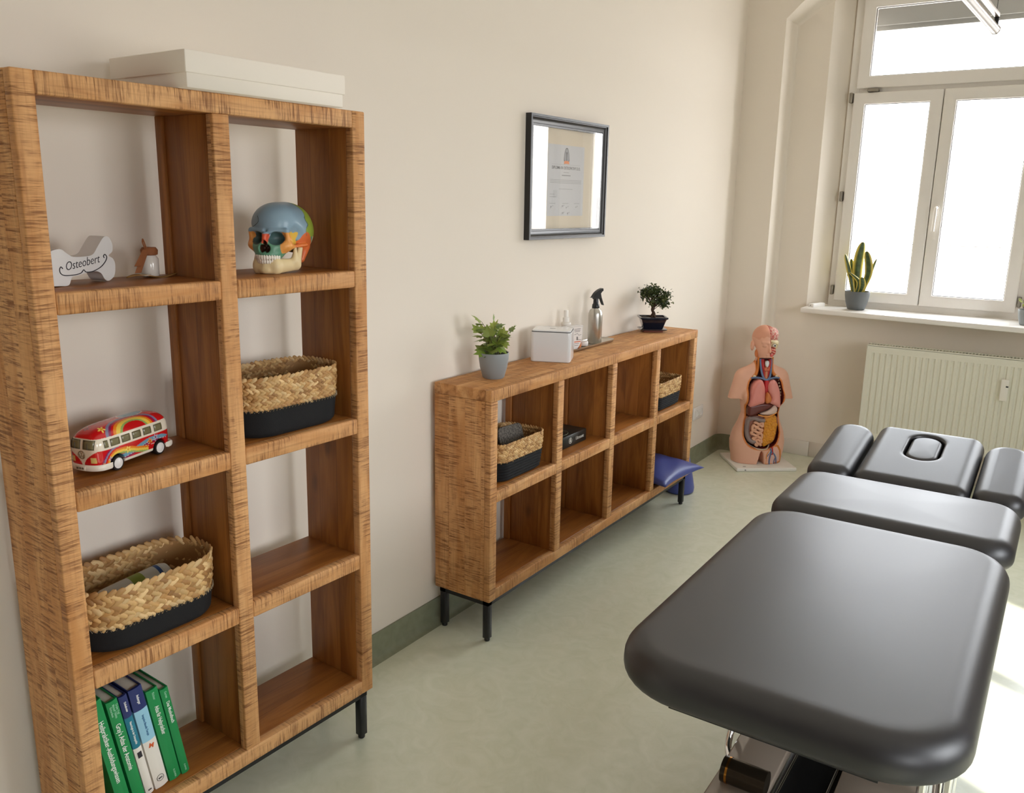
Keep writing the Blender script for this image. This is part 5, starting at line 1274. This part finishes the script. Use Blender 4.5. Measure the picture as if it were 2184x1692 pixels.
    b.build('rib_ends', mat('rib_cream', s(236, 220, 184), .4), root, 60)
    M_red = mat('muscle_red', s(176, 30, 28), .4); M_bl = mat('vein_blue', s(98, 116, 150), .4); M_or = mat('fascia_orange', s(210, 120, 48), .4); M_wh = mat('cartilage_white', s(214, 216, 216), .4); M_ar = mat('artery_red', s(200, 34, 30), .4)
    for sx in (-1, 1):
        tube('neck_muscle', bezier([(sx*.022, -.040, .674), (sx*.020, -.050, .64), (sx*.012, -.056, .585), (sx*.008, -.058, .552)], 5), [.011-.004*i/15 for i in range(16)], M_red, root, 10)
        tube('neck_fascia', bezier([(sx*.044, -.026, .688), (sx*.043, -.032, .64), (sx*.046, -.034, .60), (sx*.058, -.044, .574)], 5), .0072, M_or, root, 8)
        tube('neck_vein', bezier([(sx*.034, -.036, .676), (sx*.031, -.048, .63), (sx*.026, -.060, .59), (sx*.016, -.070, .562), (0, -.074, .552)], 5), .0068, M_bl, root, 10)
        tube('shoulder_vein', bezier([(sx*.088, -.050, .560), (sx*.060, -.066, .566), (sx*.026, -.072, .562), (.002, -.074, .550)], 5), .0058, M_bl, root, 8)
        sdf('clavicle_end', lambda X, Y, Z, sx=sx: ell(X, Y, Z, (sx*.068, -.052, .572), (.010, .009, .008)), (sx*.068-.015, -.07, .555), (sx*.068+.015, -.035, .59), .004, mat('bone_cream', s(234, 214, 180), .4), root)
    tube('windpipe', [(0, -.048, .668), (0, -.056, .60), (0, -.06, .556)], .0105, mat('windpipe_pink', s(204, 128, 92), .4), root, 12)
    sdf('larynx', lambda X, Y, Z: smin(ell(X, Y, Z, (0, -.060, .655), (.013, .011, .017)), ell(X, Y, Z, (0, -.063, .642), (.009, .01, .012)), .006), (-.02, -.08, .63), (.02, -.04, .68), .003, M_wh, root)
    sdf('thyroid', lambda X, Y, Z: smin(ell(np.abs(X), Y, Z, (.011, -.064, .618), (.007, .007, .015)), ell(X, Y, Z, (0, -.068, .612), (.010, .006, .006)), .006), (-.025, -.08, .595), (.025, -.05, .64), .003, mat('thyroid_orange', s(196, 96, 64), .4), root)
    # opened half of the head
    def brain(X, Y, Z):
        d = ell(X, Y, Z, (.030, -.026, .822), (.036, .050, .048)); return d+.0028*np.sin(X*330+2*np.sin(Z*150))*np.sin(Z*300+2*np.sin(Y*170))*np.cos(Y*210)
    def brc(X, Y, Z):
        w = np.sin(X*330+2*np.sin(Z*150))*np.sin(Z*300+2*np.sin(Y*170))*np.cos(Y*210); C = np.tile(np.array(s(232, 190, 178)), (len(X), 1)); C[w > .12] = s(204, 66, 66); return C
    sdf('brain', lambda X, Y, Z: smax(brain(X, Y, Z), .004-X, .003), (-.002, -.085, .768), (.074, .03, .878), .003, vcmat('brain_paint', .4), root, brc)
    def orb(X, Y, Z):
        d = ell(X, Y, Z, (.030, -.044, .775), (.034, .040, .026)); d = smin(d, caps(X, Y, Z, (.008, -.080, .792), (.052, -.062, .786), .008, .006), .008); d = smin(d, caps(X, Y, Z, (.048, -.058, .752), (.056, -.03, .744), .008), .01)
        d = smax(d, -ell(X, Y, Z, (.029, -.088, .766), (.018, .026, .013)), .003); return smax(d, .004-X, .002)
    sdf('skull_bone', orb, (0, -.1, .73), (.075, .01, .81), .003, mat('skull_cream', s(232, 214, 174), .4), root)
    e = sdf('eyeball', lambda X, Y, Z: ell(X, Y, Z, (.030, -.074, .766), (.0115, .0115, .0115)), (.015, -.09, .75), (.045, -.058, .782), .003, mat('eye_white', s(236, 232, 224), .2), root)
    V, F = lathe_geo([(.0055, 0), (.004, .0012), (0, .0016)], 16); mesh('iris', [(x+.030, -.0848-z, y+.766) for x, y, z in V], F, mat('iris_dark', s(46, 50, 56), .2), e, 60)
    def musc(X, Y, Z):
        d = ell(X, Y, Z, (.026, -.038, .726), (.026, .044, .032)); d = smin(d, ell(X, Y, Z, (.012, -.080, .706), (.012, .010, .012)), .008); d = smin(d, ell(X, Y, Z, (.010, -.088, .738), (.007, .014, .012)), .006); return smax(d, .004-X, .002)
    def mcol(X, Y, Z):
        C = np.tile(np.array(s(188, 66, 56)), (len(X), 1)); C[np.sin(Z*420+X*160) > .55] = s(226, 180, 160); C[(Z < .714) & (Y < -.075)] = s(214, 92, 86); return C
    sdf('face_muscle', musc, (0, -.108, .685), (.06, .012, .765), .003, vcmat('muscle_paint', .4), root, mcol)
    sdf('jaw_gland', lambda X, Y, Z: ell(X, Y, Z, (-.052, -.012, .708), (.010, .020, .026)), (-.066, -.038, .678), (-.038, .012, .738), .0035, mat('gland_orange', s(206, 120, 66), .5), root)
    # vessels of the opened thigh
    def surf(x, z, o=.0015):
        y = -.14
        for _ in range(60):
            v = float(body(np.array([x]), np.array([y]), np.array([z]))[0])
            if v < .0006: break
            y += max(v*.6, .0006)
        return Vector((x, y-o, z))
    for nm, m, r, pl in (('thigh_vein', M_bl, .0048, [(.052, .128), (.058, .105), (.054, .075), (.052, .045), (.055, .025)]), ('thigh_vein', M_bl, .0040, [(.058, .108), (.080, .088), (.096, .06), (.102, .026)]), ('thigh_artery', M_ar, .0042, [(.062, .136), (.066, .118), (.068, .10), (.066, .085)]),
                         ('thigh_vein', M_bl, .0030, [(.092, .066), (.086, .045), (.086, .025)]), ('thigh_nerve', M_wh, .0016, [(.070, .118), (.080, .10), (.092, .085), (.112, .05)]), ('thigh_nerve', M_wh, .0016, [(.064, .10), (.072, .07), (.076, .026)]), ('thigh_nerve', M_wh, .0016, [(.052, .112), (.042, .09), (.038, .07)]), ('thigh_vein', M_bl, .0026, [(.056, .11), (.044, .092), (.036, .075)])):
        tube(nm, bezier([surf(x, z) for x, z in pl], 4), r, m, root, 7)
    tube('belly_rim', bezier([surf(x, z, -.002) for x, z in ((-.104, .185), (-.078, .146), (-.03, .124), (.03, .126), (.075, .150))], 5), .0045, mat('rim_grey', s(190, 172, 150), .5), root, 8)
torso()
